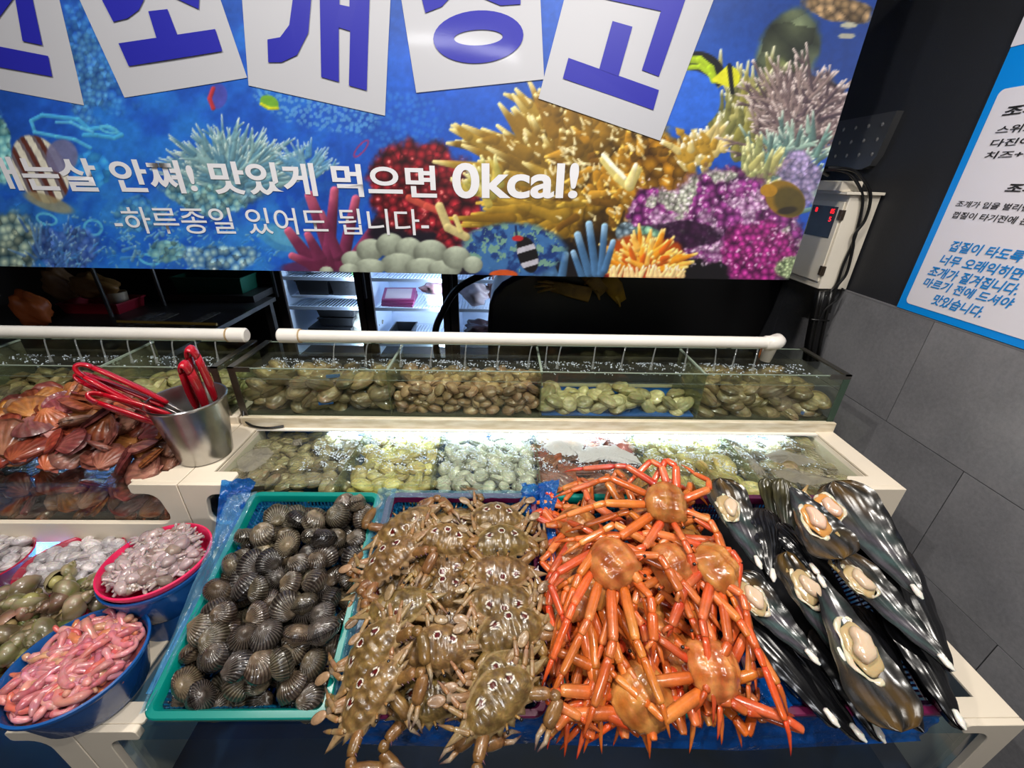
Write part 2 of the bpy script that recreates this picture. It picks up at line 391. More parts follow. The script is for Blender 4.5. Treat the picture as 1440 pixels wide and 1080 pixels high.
def polyl(pts, w, col, al=1.0, w1=None):
    for i in range(len(pts) - 1): stroke(pts[i], pts[i + 1], w, w if w1 is None else w1, col, al=al)
def spray(cx, cy, n, r0, r1, a0, a1, w0, w1, cols, tip, seed=1, al=1.0, spread=10, sy=1.0, fork=True):
    q = random.Random(seed)
    for i in range(n):
        a = math.radians(q.uniform(a0, a1)); ra = q.uniform(r0, r1); bx = cx + q.uniform(-spread, spread); by = cy + q.uniform(-spread, spread) * sy
        s0 = q.uniform(0.25, 0.7) * ra
        p0 = (bx + s0 * math.cos(a), by - s0 * math.sin(a) * sy); p1 = (bx + ra * math.cos(a), by - ra * math.sin(a) * sy)
        c = q.choice(cols); stroke(p0, p1, w0, w1, c, tip, al)
        if fork and q.random() < 0.6:
            a2 = a + q.uniform(-0.7, 0.7); l = ra * q.uniform(0.12, 0.25); m_ = ((p0[0] + p1[0]) / 2, (p0[1] + p1[1]) / 2)
            stroke(m_, (m_[0] + l * math.cos(a2), m_[1] - l * math.sin(a2) * sy), w0 * 0.7, w1, c, tip, al)
def lumps(mask, s, cdark, clight, seed, hi=None, al=1.0):
    d, cid = worley(U, V, s, seed); v = np.clip(1.15 - d * 1.25, 0, 1)[..., None]
    c = c255(cdark) * (1 - v) + c255(clight) * v; c = c * (0.75 + 0.5 * cid[..., None])
    if hi is not None: c = c * (1 - (ss(0.75, 1.0, v[..., 0]) * ss(0.55, 0.8, n3))[..., None]) + c255(hi) * (ss(0.75, 1.0, v[..., 0]) * ss(0.55, 0.8, n3))[..., None]
    put(mask * al, c)
# --- left: turquoise tube sponges and coral
lumps(ellm(150, 60, 60, 110, 10, 0.5) * 0.6, 9, (25, 80, 175), (80, 160, 215), 4)
lumps(ellm(120, 110, 30, 60, 0, 0.5), 8, (30, 80, 170), (105, 175, 215), 5, al=0.6)
lumps(ellm(60, 330, 70, 60, 0, 0.3), 26, (20, 80, 190), (55, 150, 225), 6, al=0.7)
polyl([(45, 170), (60, 162), (110, 168), (125, 182), (150, 178), (170, 190), (160, 194), (135, 190), (118, 190)], 3, (75, 180, 235), 0.9)
polyl([(45, 170), (50, 186), (80, 192), (105, 196), (127, 208)], 2.5, (85, 190, 240), 0.9)
polyl([(80, 172), (100, 172), (115, 180), (130, 186)], 2.2, (100, 200, 245), 0.8)
lumps(ellm(130, 240, 30, 26, 30, 0.3), 12, (25, 110, 200), (70, 180, 230), 16, al=0.7)
for (cx, cy, rx, ry) in ((68, 308, 16, 9), (132, 320, 14, 12), (152, 182, 14, 6), (112, 330, 10, 8), (210, 365, 16, 8)):
    m = ellm(cx, cy, rx, ry, 15, 0.1, 0.1) - ellm(cx, cy, rx - 4, ry - 3.5, 15, 0.1, 0.1); put(np.clip(m, 0, 1) * 0.9, (95, 195, 235))
lumps(ellm(5, 215, 15, 45, 0, 0.4), 10, (60, 130, 150), (150, 205, 200), 17)
lumps(ellm(18, 345, 42, 52, 15, 0.3), 12, (40, 75, 95), (175, 195, 175), 7, hi=(215, 225, 200))
lumps(ellm(95, 350, 42, 34, 0, 0.4), 9, (35, 70, 150), (85, 120, 190), 8, al=0.9)
spray(85, 375, 60, 12, 55, 20, 160, 2.4, 1, [(70, 120, 190), (90, 140, 200), (60, 110, 180)], (150, 190, 220), 21, 0.8, 30)
spray(200, 345, 40, 10, 38, 0, 180, 3, 1, [(110, 165, 190), (80, 150, 200)], (170, 210, 215), 22, 0.7, 36, fork=False)
lumps(ellm(190, 300, 32, 24, 0, 0.4), 9, (30, 100, 180), (95, 165, 195), 30, al=0.75)
lumps(ellm(235, 355, 24, 16, 0, 0.4), 10, (60, 120, 150), (140, 190, 180), 31, al=0.9)
for k in range(240):
    q = rg.rand(6); x = 90 + q[0] * 300; y = 300 + q[1] * 85
    stroke((x, y), (x + 12 * q[2] - 6, y + 9 * q[3] - 5), 1.6, 0.7, (120, 180, 210) if q[4] > .5 else (60, 140, 215), al=0.75)
lumps(ellm(310, 362, 52, 20, 0, 0.4), 9, (30, 90, 160), (170, 205, 205), 9, hi=(225, 235, 230), al=0.9)
# --- pale blue-green branching coral in the middle left
lumps(ellm(325, 245, 70, 44, 0, 0.3), 9, (60, 100, 135), (140, 180, 185), 10, al=0.95)
spray(325, 262, 200, 45, 112, 12, 168, 4.2, 0.8, [(110, 155, 170), (135, 175, 180), (90, 140, 165)], (205, 225, 220), 23, 0.95, 16, 0.85)
spray(430, 250, 50, 18, 52, 20, 150, 3, 0.8, [(110, 160, 185), (90, 150, 190)], (190, 215, 225), 24, 0.9, 8)
lumps(ellm(280, 278, 62, 20, 12, 0.5), 8, (60, 120, 150), (150, 190, 180), 11, al=0.9)
# fan coral with beads
d, cid = worley(U, V, 7, 41); put(ellm(445, 150, 85, 32, 14, 0.35) * ss(0.5, 0.3, d) * 0.55, (120, 185, 225))
put(ellm(395, 335, 34, 18, 20, 0.1) * 0.8, (70, 150, 200)); put(ellm(397, 332, 26, 12, 20, 0.1) * 0.8, (95, 175, 215))
put(ellm(560, 170, 70, 40, 0, 0.3) * ss(0.5, 0.2, worley(U, V, 9, 44)[0]) * 0.35, (70, 150, 225))
# --- pink finger coral
for p, q_, w_ in (((470, 370), (435, 275), 9), ((460, 372), (470, 268), 8), ((480, 372), (500, 280), 8), ((490, 375), (540, 300), 8), ((440, 372), (405, 325), 8), ((455, 380), (410, 360), 7), ((475, 360), (452, 300), 6), ((500, 375), (585, 315), 7), ((520, 372), (535, 330), 7), ((450, 365), (432, 330), 7)):
    stroke(p, q_, w_ + 2, w_ - 2, (120, 46, 84), (190, 90, 122), shade=0.45)
put(ellm(455, 378, 60, 12, 0, 0.2) * 0.8, (110, 40, 75))
# --- dark ground right of it, dark red coral
put(ellm(610, 330, 90, 60, 0, 0.25), (30, 22, 40)); put(ellm(900, 350, 160, 45, 0, 0.2), (26, 20, 22))
put(ss(640, 720, U) * ss(350, 378, V) * ss(1200, 1100, U), (20, 16, 22))
lumps(ellm(590, 262, 72, 66, 20, 0.25), 11, (45, 8, 20), (165, 36, 50), 12, hi=(240, 130, 130))
lumps(ellm(640, 300, 48, 40, 30, 0.3), 12, (48, 8, 20), (180, 40, 55), 13, hi=(245, 150, 140))
lumps(ellm(640, 345, 30, 22, 30, 0.3), 9, (50, 8, 25), (170, 35, 50), 14)
polyl([(575, 278), (600, 290), (622, 298)], 5, (205, 85, 70))
# --- yellow staghorn coral
lumps(ellm(840, 230, 120, 105, 20, 0.28), 15, (70, 48, 12), (168, 126, 34), 15, hi=(245, 225, 120))
lumps(ellm(760, 290, 80, 48, 10, 0.3), 13, (72, 52, 12), (175, 136, 36), 18)
lumps(ellm(930, 260, 55, 70, 0, 0.25), 16, (84, 52, 10), (185, 132, 28), 19)
put(ellm(900, 320, 90, 30, 0, 0.3) * 0.6, (40, 25, 12))
spray(800, 250, 60, 70, 175, 95, 172, 11, 2.5, [(150, 115, 34), (128, 98, 28), (170, 138, 48)], (232, 218, 150), 25, 1, 28, 0.8)
spray(820, 220, 36, 60, 120, 40, 120, 9, 2.5, [(150, 112, 32), (132, 98, 26)], (238, 224, 165), 26, 1, 30)
spray(800, 300, 36, 40, 145, 150, 205, 8, 2.2, [(165, 130, 36), (140, 106, 26)], (225, 190, 70), 27, 1, 30, 0.7)
spray(860, 250, 40, 15, 70, 0, 360, 6, 2, [(180, 130, 30), (200, 150, 45), (120, 84, 22)], (240, 205, 95), 28, 1, 50)
for k in range(150):
    q = rg.rand(5); a = q[0] * 6.28; r_ = 20 + 110 * q[1]; x = 830 + r_ * math.cos(a); y = 215 + r_ * 0.75 * math.sin(a)
    if y > 330: continue
    stroke((x, y), (x + 10 * q[2] - 9, y - 9 * q[3]), 2.2, 0.8, (245, 235, 190), al=0.5 + 0.4 * q[4])
polyl([(850, 225), (870, 250), (885, 262), (895, 240)], 7, (215, 200, 120)); polyl([(848, 218), (860, 232), (878, 250)], 3, (250, 248, 225)); stroke((884, 258), (894, 232), 6, 3, (235, 220, 150), (252, 248, 225))
spray(700, 290, 16, 35, 80, 90, 150, 6, 2, [(175, 165, 75), (200, 180, 80)], (230, 225, 160), 29, 1, 12)
# --- right column: green-brown sponge, branching corals
lumps(ellm(1110, 70, 42, 62, 25, 0.12), 34, (52, 62, 52), (108, 120, 92), 20)
lumps(ellm(1085, 150, 42, 70, 25, 0.15), 24, (60, 72, 48), (120, 130, 80), 32)
lumps(ellm(1180, 12, 50, 18, 10, 0.3), 12, (70, 60, 50), (180, 150, 110), 33)
spray(1040, 200, 110, 30, 115, 30, 120, 6, 1.6, [(150, 145, 70), (170, 165, 100), (125, 125, 70)], (225, 225, 190), 34, 1, 36)
spray(985, 230, 45, 15, 60, 40, 150, 6, 2, [(190, 150, 50), (210, 190, 120)], (245, 240, 215), 35, 1, 20)
lumps(ellm(1128, 160, 62, 62, 0, 0.3), 7, (60, 45, 50), (165, 145, 140), 36, hi=(230, 220, 215))
spray(1130, 190, 300, 15, 95, 10, 170, 2.3, 1.4, [(120, 100, 100), (150, 130, 125), (90, 72, 78)], (220, 205, 200), 37, 1, 42)
spray(1110, 265, 150, 20, 78, 10, 130, 4, 1.4, [(110, 150, 140), (150, 180, 165), (95, 125, 120)], (205, 225, 210), 38, 1, 40)
spray(1060, 265, 40, 20, 70, 30, 100, 6, 2, [(185, 180, 110), (150, 155, 100)], (225, 225, 165), 39, 1, 14)
put(ellm(1035, 192, 24, 22, -35, 0.1) * 0.0, (20, 60, 150))
# --- magenta cauliflower coral
mg = np.clip(ellm(1010, 305, 92, 66, -5, 0.3) + ellm(1070, 340, 62, 62, 0, 0.25) + ellm(920, 300, 40, 32, 0, 0.3), 0, 1)
put(mg, (60, 18, 60)); lumps(mg, 10, (52, 14, 58), (172, 70, 160), 45, hi=(245, 215, 245))
lumps(mg * ss(0.52, 0.62, n2), 7, (110, 60, 110), (222, 190, 222), 46, hi=(250, 245, 250), al=0.85)
lumps(mg * ss(0.56, 0.66, fbm(U, V, 40, 77)), 6, (90, 100, 80), (215, 225, 205), 47, al=0.9)
lumps(ellm(1065, 355, 55, 42, 0, 0.25), 8, (80, 10, 70), (190, 50, 150), 48, hi=(250, 190, 235))
for k in range(260):
    q = rg.rand(5); x = 900 + 220 * q[0]; y = 250 + 125 * q[1]
    stroke((x, y), (x + 5 * q[2] - 2, y + 5 * q[3] - 2), 1.7, 1.0, (246, 228, 246), al=0.65 * q[4] + 0.2)
put(ellm(955, 330, 62, 20, 0, 0.3) * 0.75, (35, 16, 40))
lumps(ellm(1130, 378, 40, 18, 0, 0.2), 4, (90, 110, 75), (190, 205, 160), 49)
lumps(ellm(1125, 250, 30, 40, 0, 0.4), 7, (90, 80, 130), (190, 160, 215), 50, al=0.8)
# --- orange flower coral, blue fingers, brain coral, white lumps along the foot
lumps(ellm(905, 330, 25, 12, 0, 0.2), 9, (60, 110, 100), (160, 205, 170), 51); lumps(ellm(880, 328, 14, 16, 0, 0.2), 7, (60, 80, 95), (150, 175, 190), 52)
put(ellm(905, 368, 60, 36, 0, 0.2), (190, 80, 15))
spray(905, 385, 230, 12, 64, 8, 172, 4.5, 1.8, [(235, 150, 25), (245, 175, 55), (220, 105, 20), (250, 190, 80)], (255, 228, 140), 53, 1, 18, 0.85, fork=False)
put(ellm(905, 388, 60, 8, 0, 0.3) * 0.75, (170, 30, 15))
for k in range(36):
    q = rg.rand(4); x = 855 + 110 * q[0]; stroke((x, 388), (x + 14 * q[1] - 5, 380 - 8 * q[2]), 3, 1.2, (250, 215, 150), (255, 240, 210))
for p, q_, w_ in (((828, 385), (812, 330), 6), ((838, 385), (828, 315), 6), ((845, 385), (850, 318), 5.5), ((850, 380), (862, 340), 5), ((818, 388), (806, 355), 5), ((780, 388), (765, 350), 6), ((790, 388), (795, 358), 6), ((775, 388), (745, 372), 6), ((760, 388), (735, 375), 5)):
    stroke(p, q_, w_, w_ - 1, (70, 115, 160), (140, 180, 215), shade=0.4)
bm_ = ellm(722, 352, 72, 38, 0, 0.08)
d, cid = worley(U, V, 11, 55); put(bm_, (28, 62, 130)); put(bm_ * ss(0.35, 0.55, fbm(U, V, 12, 60)) * 0.8, (70, 130, 190)); put(bm_ * ss(0.55, 0.6, fbm(U, V, 10, 61)), (120, 165, 150))
polyl([(725, 318), (728, 345)], 1.5, (20, 40, 90))
for (cx, cy, rx, ry) in ((495, 365, 16, 12), (520, 352, 20, 16), (548, 345, 20, 17), (575, 350, 20, 16), (605, 355, 24, 18), (560, 372, 26, 16), (520, 376, 22, 12), (595, 376, 26, 13), (625, 378, 24, 12), (642, 362, 20, 16), (490, 380, 14, 9), (665, 372, 14, 12), (458, 382, 10, 7)):
    m = ellm(cx, cy, rx, ry, 0, 0.06, 0.08); sh = np.clip(1.05 - 0.012 * (V - cy + ry) - 0.25 * ((U - cx) / rx) ** 2, 0.45, 1.1)[..., None]
    put(m, c255((192, 204, 184)) * sh)
polyl([(618, 290), (630, 320), (655, 333)], 6, (205, 190, 130)); polyl([(640, 305), (648, 325)], 3.5, (220, 205, 130))
# fish
fm = ellm(1105, 280, 30, 24, 35, 0.0, 0.06); put(fm, (150, 115, 25)); put(ellm(1112, 284, 24, 20, 35, 0, 0.2) * fm, (95, 82, 28)); put(ellm(1082, 268, 12, 9, 0, 0, 0.1), (190, 140, 20)); put(ellm(1108, 296, 14, 5, -10, 0, 0.3), (50, 42, 20))
put(ellm(990, 98, 32, 24, 30, 0, 0.05), (18, 22, 30)); put(ellm(968, 140, 46, 42, 0, 0, 0.04), (45, 110, 225))
for a_ in (0, 1): polyl([(962, 84 + 12 * a_), (985, 84 + 9 * a_), (1000, 96 + 9 * a_), (1005, 112)], 5.5 - 2 * a_, (170, 200, 30))
stroke((1005, 112), (1026, 108), 3, 16, (225, 225, 35), al=1, shade=0); stroke((1027, 92), (1031, 130), 3.5, 3, (20, 24, 32), shade=0)
bd = ellm(58, 238, 34, 52, -32, 0, 0.05); put(bd, (120, 110, 120)); sa = (U - 58) * 0.83 + (V - 238) * -0.55 + 6 * np.sin(V / 40)
put(bd * ss(0.1, 0.35, np.sin(sa / 2.9)), (225, 222, 205)); put(bd * ss(0.45, 0.7, np.sin(sa / 2.9 + 2.6)), (110, 60, 50)); put(ellm(88, 220, 22, 24, 0, 0, 0.1) * 0.9, (125, 125, 165)); put(ellm(70, 285, 36, 10, 20, 0, 0.2) * 0.8, (170, 160, 120))
put(ellm(304, 135, 14, 18, 10, 0, 0.1) * 0.8, (90, 80, 180)); polyl([(298, 124), (293, 138), (298, 152)], 3, (190, 60, 70)); put(ellm(378, 144, 14, 10, 25, 0, 0.1), (120, 180, 60)); polyl([(366, 146), (378, 152), (390, 152)], 2, (210, 215, 40))
m = ellm(508, 209, 16, 6, -50, 0, 0.1) - ellm(508, 209, 13, 3.6, -50, 0, 0.1); put(np.clip(m, 0, 1), (150, 60, 130))
bf = ellm(742, 358, 14, 26, -15, 0, 0.06); put(bf, (22, 20, 26)); put(bf * ss(0.3, 0.6, np.sin((V + U * 0.3) / 3.6)), (190, 190, 205)); put(ellm(728, 335, 8, 4, 0, 0, 0.2), (190, 40, 45)); put(ellm(708, 386, 20, 7, 0, 0, 0.1), (215, 90, 30)); put(ellm(1195, 35, 12, 4, 0, 0, 0.2), (190, 190, 170)); put(ellm(1192, 50, 12, 4, 0, 0, 0.2), (180, 180, 165))
IMG = np.clip(IMG * (0.90 + 0.18 * n3[..., None]), 0, 255) / 255.0
IMG = np.clip(IMG ** 1.12 * 1.02, 0, 1); IMG = IMG * 0.9 + 0.1 * IMG.mean(-1, keepdims=True)
LIN = np.where(IMG <= 0.04045, IMG / 12.92, ((IMG + 0.055) / 1.055) ** 2.4)
me = bpy.data.meshes.new('banner_sheet'); nv = NX * NZ
me.vertices.add(nv); me.vertices.foreach_set('co', np.stack([GX, GY, GZ], -1).astype(np.float32).ravel())
ii = (np.arange(NZ - 1)[:, None] * NX + np.arange(NX - 1)[None]).ravel(); quads = np.stack([ii, ii + 1, ii + 1 + NX, ii + NX], -1).astype(np.int32)
me.loops.add(quads.size); me.loops.foreach_set('vertex_index', quads.ravel()); me.polygons.add(len(quads))
me.polygons.foreach_set('loop_start', np.arange(0, quads.size, 4, dtype=np.int32)); me.update(calc_edges=True); me.validate()
me.polygons.foreach_set('use_smooth', [True] * len(me.polygons))
ca = me.color_attributes.new('Col', 'FLOAT_COLOR', 'POINT'); arr = np.ones((nv, 4), np.float32); arr[:, :3] = LIN.reshape(-1, 3); ca.data.foreach_set('color', arr.ravel())
def printmat():
    m, n, l, b = newmat('printed_vinyl'); at = n.new('ShaderNodeAttribute'); at.attribute_name = 'Col'; l.new(at.outputs['Color'], b.inputs['Base Color'])
    b.inputs['Roughness'].default_value = 0.42; b.inputs['Coat Weight'].default_value = 0.3; b.inputs['Coat Roughness'].default_value = 0.25
    return m
banner = thing('banner', 'large vinyl banner with printed coral reef and Korean lettering above the tanks', 'banner', (0, YB, BZ0))
me.materials.append(printmat()); o = link('printed_sheet', me, banner); o.location = (0, -YB, -BZ0)
b = MB(); b.tube([(BX0, YB, BZ1), (BX1 + 0.1, YB, BZ1)], 0.012, 10); part('hanging_rod', b, M_steel, banner, world=True)
# letters: built in the plane of the banner
def text_mesh(txt, bold=0.0, mname='lettering', res=6):
    cu = bpy.data.curves.new('lettering', 'FONT'); cu.body = txt; cu.size = 1; cu.offset = bold; cu.resolution_u = res
    ob = bpy.data.objects.new('tmp', cu); COL.objects.link(ob); dg = bpy.context.evaluated_depsgraph_get()
    me = bpy.data.meshes.new_from_object(ob.evaluated_get(dg)); bpy.data.objects.remove(ob); bpy.data.curves.remove(cu)
    return me
def fit_text(txt, bold, corner, ux, uy, wv, m, parent, yoff, label=None, name='lettering', wave=True, bbox=None):
    """corner = bottom-left, ux/uy = vectors to bottom-right and top-left; flat letters with a hair of thickness"""
    me = text_mesh(txt, bold); co = np.array([v.co[:] for v in me.vertices]); mn, mx = co.min(0), co.max(0)
    n = Vector(ux).cross(Vector(uy)).normalized()
    for v in me.vertices:
        s, t_ = (v.co.x - mn[0]) / (mx[0] - mn[0]), (v.co.y - mn[1]) / (mx[1] - mn[1])
        p = Vector(corner) + Vector(ux) * s + Vector(uy) * t_
        if wave: p.y = YB + float(wav(p.x, p.z))
        v.co = p + n * yoff
    me.materials.clear(); me.materials.append(m); me.name = name
    o = link(name, me, parent); o.matrix_local = parent.matrix_basis.inverted(); return tag(o, label)
M_lw = mat('white_print', C(228, 229, 236), 0.42, coat=0.3); M_sqw = mat('white_square_print', C(188, 190, 198), 0.42, coat=0.3); M_lb = mat('blue_print', C(38, 40, 165), 0.42, coat=0.3)
M_lk = mat('black_print', C(35, 35, 38), 0.5); M_lsky = mat('sky_blue_print', C(20, 135, 215), 0.5)
def bp_(x, y): return at_y(x, y, YB)
# tilted white squares (bottom-left, bottom-right, side length factor) and their characters
wave_fix = lambda p: Vector((p.x, YB + float(wav(p.x, p.z)), p.z))
for i, (bl, br) in enumerate((((-95, 108), (118, 148)), ((174, 137), (347, 109)), ((349, 120), (542, 163)), ((586, 131), (765, 112)), ((757, 139), (928, 198)))):
    A, B_ = bp_(*bl), bp_(*br); ux = B_ - A; L = ux.length; uy = Vector((-ux.z, 0, ux.x)).normalized() * L * 1.12
    g = 14; vs = []; fs = []
    for a in range(g + 1):
        for c in range(g + 1): vs.append(wave_fix(A + ux * (a / g) + uy * (c / g)) + Vector((0, -0.0012 - 0.0003 * i, 0)))
    for a in range(g):
        for c in range(g): fs.append((a * (g + 1) + c, (a + 1) * (g + 1) + c, (a + 1) * (g + 1) + c + 1, a * (g + 1) + c + 1))
    mb = MB(); mb.add(vs, fs); part('white_square', mb, M_sqw, banner, True, world=True)
def oval(cx, cy, rx, ry, n=36): return [(cx + rx * math.cos(2 * PI * k / n), cy + ry * math.sin(2 * PI * k / n)) for k in range(n)]
strokes = [
 [(15, -40), (38, -40), (61, 64), (33, 58)], [(-70, 52), (-70, 52), (69, 79), (75, 108), (-70, 82)], [(-25, 38), (0, 25), (22, -5), (8, -30), (-8, -5), (-35, 12)],
 [(115, -72), (268, -98), (274, -72), (121, -46)], [(182, -80), (205, -35), (203, 0), (196, 14), (180, 26), (160, 31), (144, 0), (165, -15), (172, -60)], [(200, -60), (215, -30), (235, -8), (280, 13), (282, -22), (250, -38), (228, -80)],
 [(209, 16), (236, 13), (250, 50), (221, 56)], [(167, 61), (303, 41), (313, 72), (181, 93)],
 [(377, 56), (395, 53), (408, 36), (413, 0), (414, -56), (360, -68), (362, -98), (446, -82), (439, 0), (435, 47), (419, 78), (397, 88), (378, 88)],
 [(450, -90), (478, -88), (479, 8), (493, 11), (495, -90), (524, -88), (517, 128), (492, 121), (494, 45), (478, 40), (478, 116), (453, 109)],
 [(594, 0), (599, 20), (622, 11), (636, -4), (655, -20), (677, -2), (704, 9), (712, -18), (680, -34), (665, -60), (640, -58), (630, -32), (600, -14)],
 [(708, -10), (704, 9), (732, 7), (732, -20), (752, -22), (752, -46), (731, -44), (730, -100), (704, -98)],
 [(800, -14), (854, 0), (929, 16), (902, 99), (926, 108), (984, -60), (810, -50)], [(861, 30), (889, 38), (869, 108), (842, 98)], [(799, 82), (926, 127), (918, 155), (791, 111)]]
for pts in strokes:
    vs = [wave_fix(bp_(*p)) + Vector((0, -0.0042, 0)) for p in pts]; mb = MB(); mb.add(vs, [tuple(range(len(vs)))]); part('character_stroke', mb, M_lb, banner, False, world=True, label='blue stroke of a large printed character')
o1 = oval(673, 53, 63, 37); o2 = oval(673, 54, 34, 11); nn = len(o1)
vs = [wave_fix(bp_(x, y - (x - 673) * 0.05)) + Vector((0, -0.0042, 0)) for x, y in o1 + o2]; mb = MB(); mb.add(vs, [(k, (k + 1) % nn, nn + (k + 1) % nn, nn + k) for k in range(nn)])
part('character_stroke', mb, M_lb, banner, False, world=True, label='blue ring stroke of a large printed character')
def line_text(txt, bold, p_bl, p_br, p_tl, m, yoff=0.0016, label=None):
    A, B_, T_ = bp_(*p_bl), bp_(*p_br), bp_(*p_tl); ux = B_ - A; uy = Vector((0, 0, (T_ - A).z)); fit_text(txt, bold, A, ux, uy, 0, m, banner, yoff, label)
line_text('조개는살 안쪄! 맛있게 먹으면', 0.026, (-62, 266), (615, 279), (-62, 219), M_lw, label='bold white lettering')
line_text('0kcal!', 0.026, (637, 279), (811, 279), (637, 229), M_lw, label='bold white lettering')
line_text('-하루종일 있어도 됩니다-', 0.006, (167, 328), (604, 331), (167, 291), M_lw, label='thin white lettering')
# ================================================================== POSTER on the right wall
XW = 1.11
def wp(x, y): return at_x(x, y, XW)
PZ0, PZ1, PY1, PY0 = 1.192, 1.95, 1.137, 0.45
poster = thing('wall_poster', 'white poster with blue border and Korean notes on the right wall', 'poster', (XW, 1.0, PZ0))
b = MB(); b.box(XW - 0.002, 1.116, PY0, PY1, PZ0, PZ1); part('blue_board', b, mat('poster_blue', C(5, 145, 240), 0.35), poster, False, world=True, label='bright blue border board')
M_pw = mat('poster_white', C(232, 230, 240), 0.35)
def rrect(x0, x1, z0, z1, r, n=6):
    pts = []
    for cx, cz, a0 in ((x1 - r, z0 + r, -90), (x1 - r, z1 - r, 0), (x0 + r, z1 - r, 90), (x0 + r, z0 + r, 180)):
        for k in range(n + 1): a = R(a0 + 90 * k / n); pts.append((cx + r * math.cos(a), cz + r * math.sin(a)))
    return pts
b = MB(); b.prism(rrect(PY0 + 0.02, PY1 - 0.02, PZ0 + 0.018, 1.695, 0.012), XW - 0.0032, XW - 0.0019, 'x'); part('text_panel', b, M_pw, poster, False, world=True, label='white panel of the poster')
b = MB(); b.prism(rrect(PY0, PY1, 1.775, PZ1, 0.002), XW - 0.0032, XW - 0.0019, 'x'); part('header_panel', b, M_pw, poster, False, world=True, label='white panel of the poster')
def wall_text(txt, bold, bl, br, tl, m):
    A, B_, T_ = wp(*bl), wp(*br), wp(*tl); h = (T_ - A).z; h *= 0.8; z = A.z - 0.004; sl = 0.25 * h
    fit_text(txt, bold, (A.x, A.y, z), (0, B_.y - A.y, 0), (0, -sl, h), 0, m, poster, 0.0045, wave=False)
wall_text('조개', 0.03, (1411, 162), (1455, 178), (1417, 143), M_lk)
wall_text('스위트콘', 0.018, (1402, 186), (1474, 196), (1406, 172), M_lk)
wall_text('다진야채', 0.018, (1394, 204), (1466, 221), (1398, 191), M_lk)
wall_text('치즈+버터', 0.018, (1386, 221), (1474, 240), (1390, 208), M_lk)
wall_text('조개', 0.03, (1415, 268), (1455, 281), (1420, 251), M_lk)
wall_text('조개가 입을 벌리면', 0.012, (1346, 288), (1447, 300), (1350, 277), M_lk)
wall_text('껍질이 타기전에 온', 0.012, (1340, 304), (1447, 318), (1344, 292), M_lk)
wall_text('껍질이 타도록', 0.022, (1335, 350), (1440, 361), (1341, 331), M_lsky)
wall_text('너무 오래익히면', 0.022, (1322, 369), (1440, 385), (1328, 350), M_lsky)
wall_text('조개가 질겨집니다.', 0.022, (1306, 385), (1436, 405), (1311, 366), M_lsky)
wall_text('마르기 전에 드셔야', 0.022, (1299, 400), (1426, 425), (1303, 383), M_lsky)
wall_text('맛있습니다.', 0.022, (1311, 425), (1385, 437), (1315, 405), M_lsky)
# ================================================================== STEPPED TANK STAND
XR, XS, XL = 0.915, -0.70, -1.75             # right end, seam between the two units, left end
Z1, Z2, Z3, ZT = 0.67, 0.886, 0.908, 1.051   # step tops: display step, lower tanks, base of glass tanks, rim
Y1, Y2, Y3, YK = 0.371, 0.725, 0.98, 1.172
def upanel(x0, x1, z0, z1, stub, stem, rail, r=0.028, arm=0.018):
    """outline of a front board: two stems with stub arms on top, rail below, window between them"""
    def arc(cx, cz, a0, a1, rr, n=5): return [(cx + rr * math.cos(R(a0 + (a1 - a0) * k / n)), cz + rr * math.sin(R(a0 + (a1 - a0) * k / n))) for k in range(n + 1)]
    p = [(x0, z0), (x1, z0), (x1, z1)]
    p += arc(x1 - stub + 0.008, z1 - 0.008, 90, 180, 0.008, 3) + arc(x1 - stub + 0.008, z1 - arm + 0.0, 180, 270, 0.008, 3)[1:]
    p += arc(x1 - stem - r * 1.2, z1 - arm - 0.008 - r, 90, 0, r)
    p += arc(x1 - stem - r, z0 + rail + r, 0, -90, r)
    p += arc(x0 + stem + r, z0 + rail + r, 270, 180, r)
    p += arc(x0 + stem + r * 1.2, z1 - arm - 0.008 - r, 180, 90, r)
    p += arc(x0 + stub - 0.008, z1 - arm, 270, 360, 0.008, 3) + arc(x0 + stub - 0.008, z1 - 0.008, 0, 90, 0.008, 3)[1:]
    p += [(x0, z1)]
    return p
M_woodboard = mat('grey_board', C(70, 74, 78), 0.6)
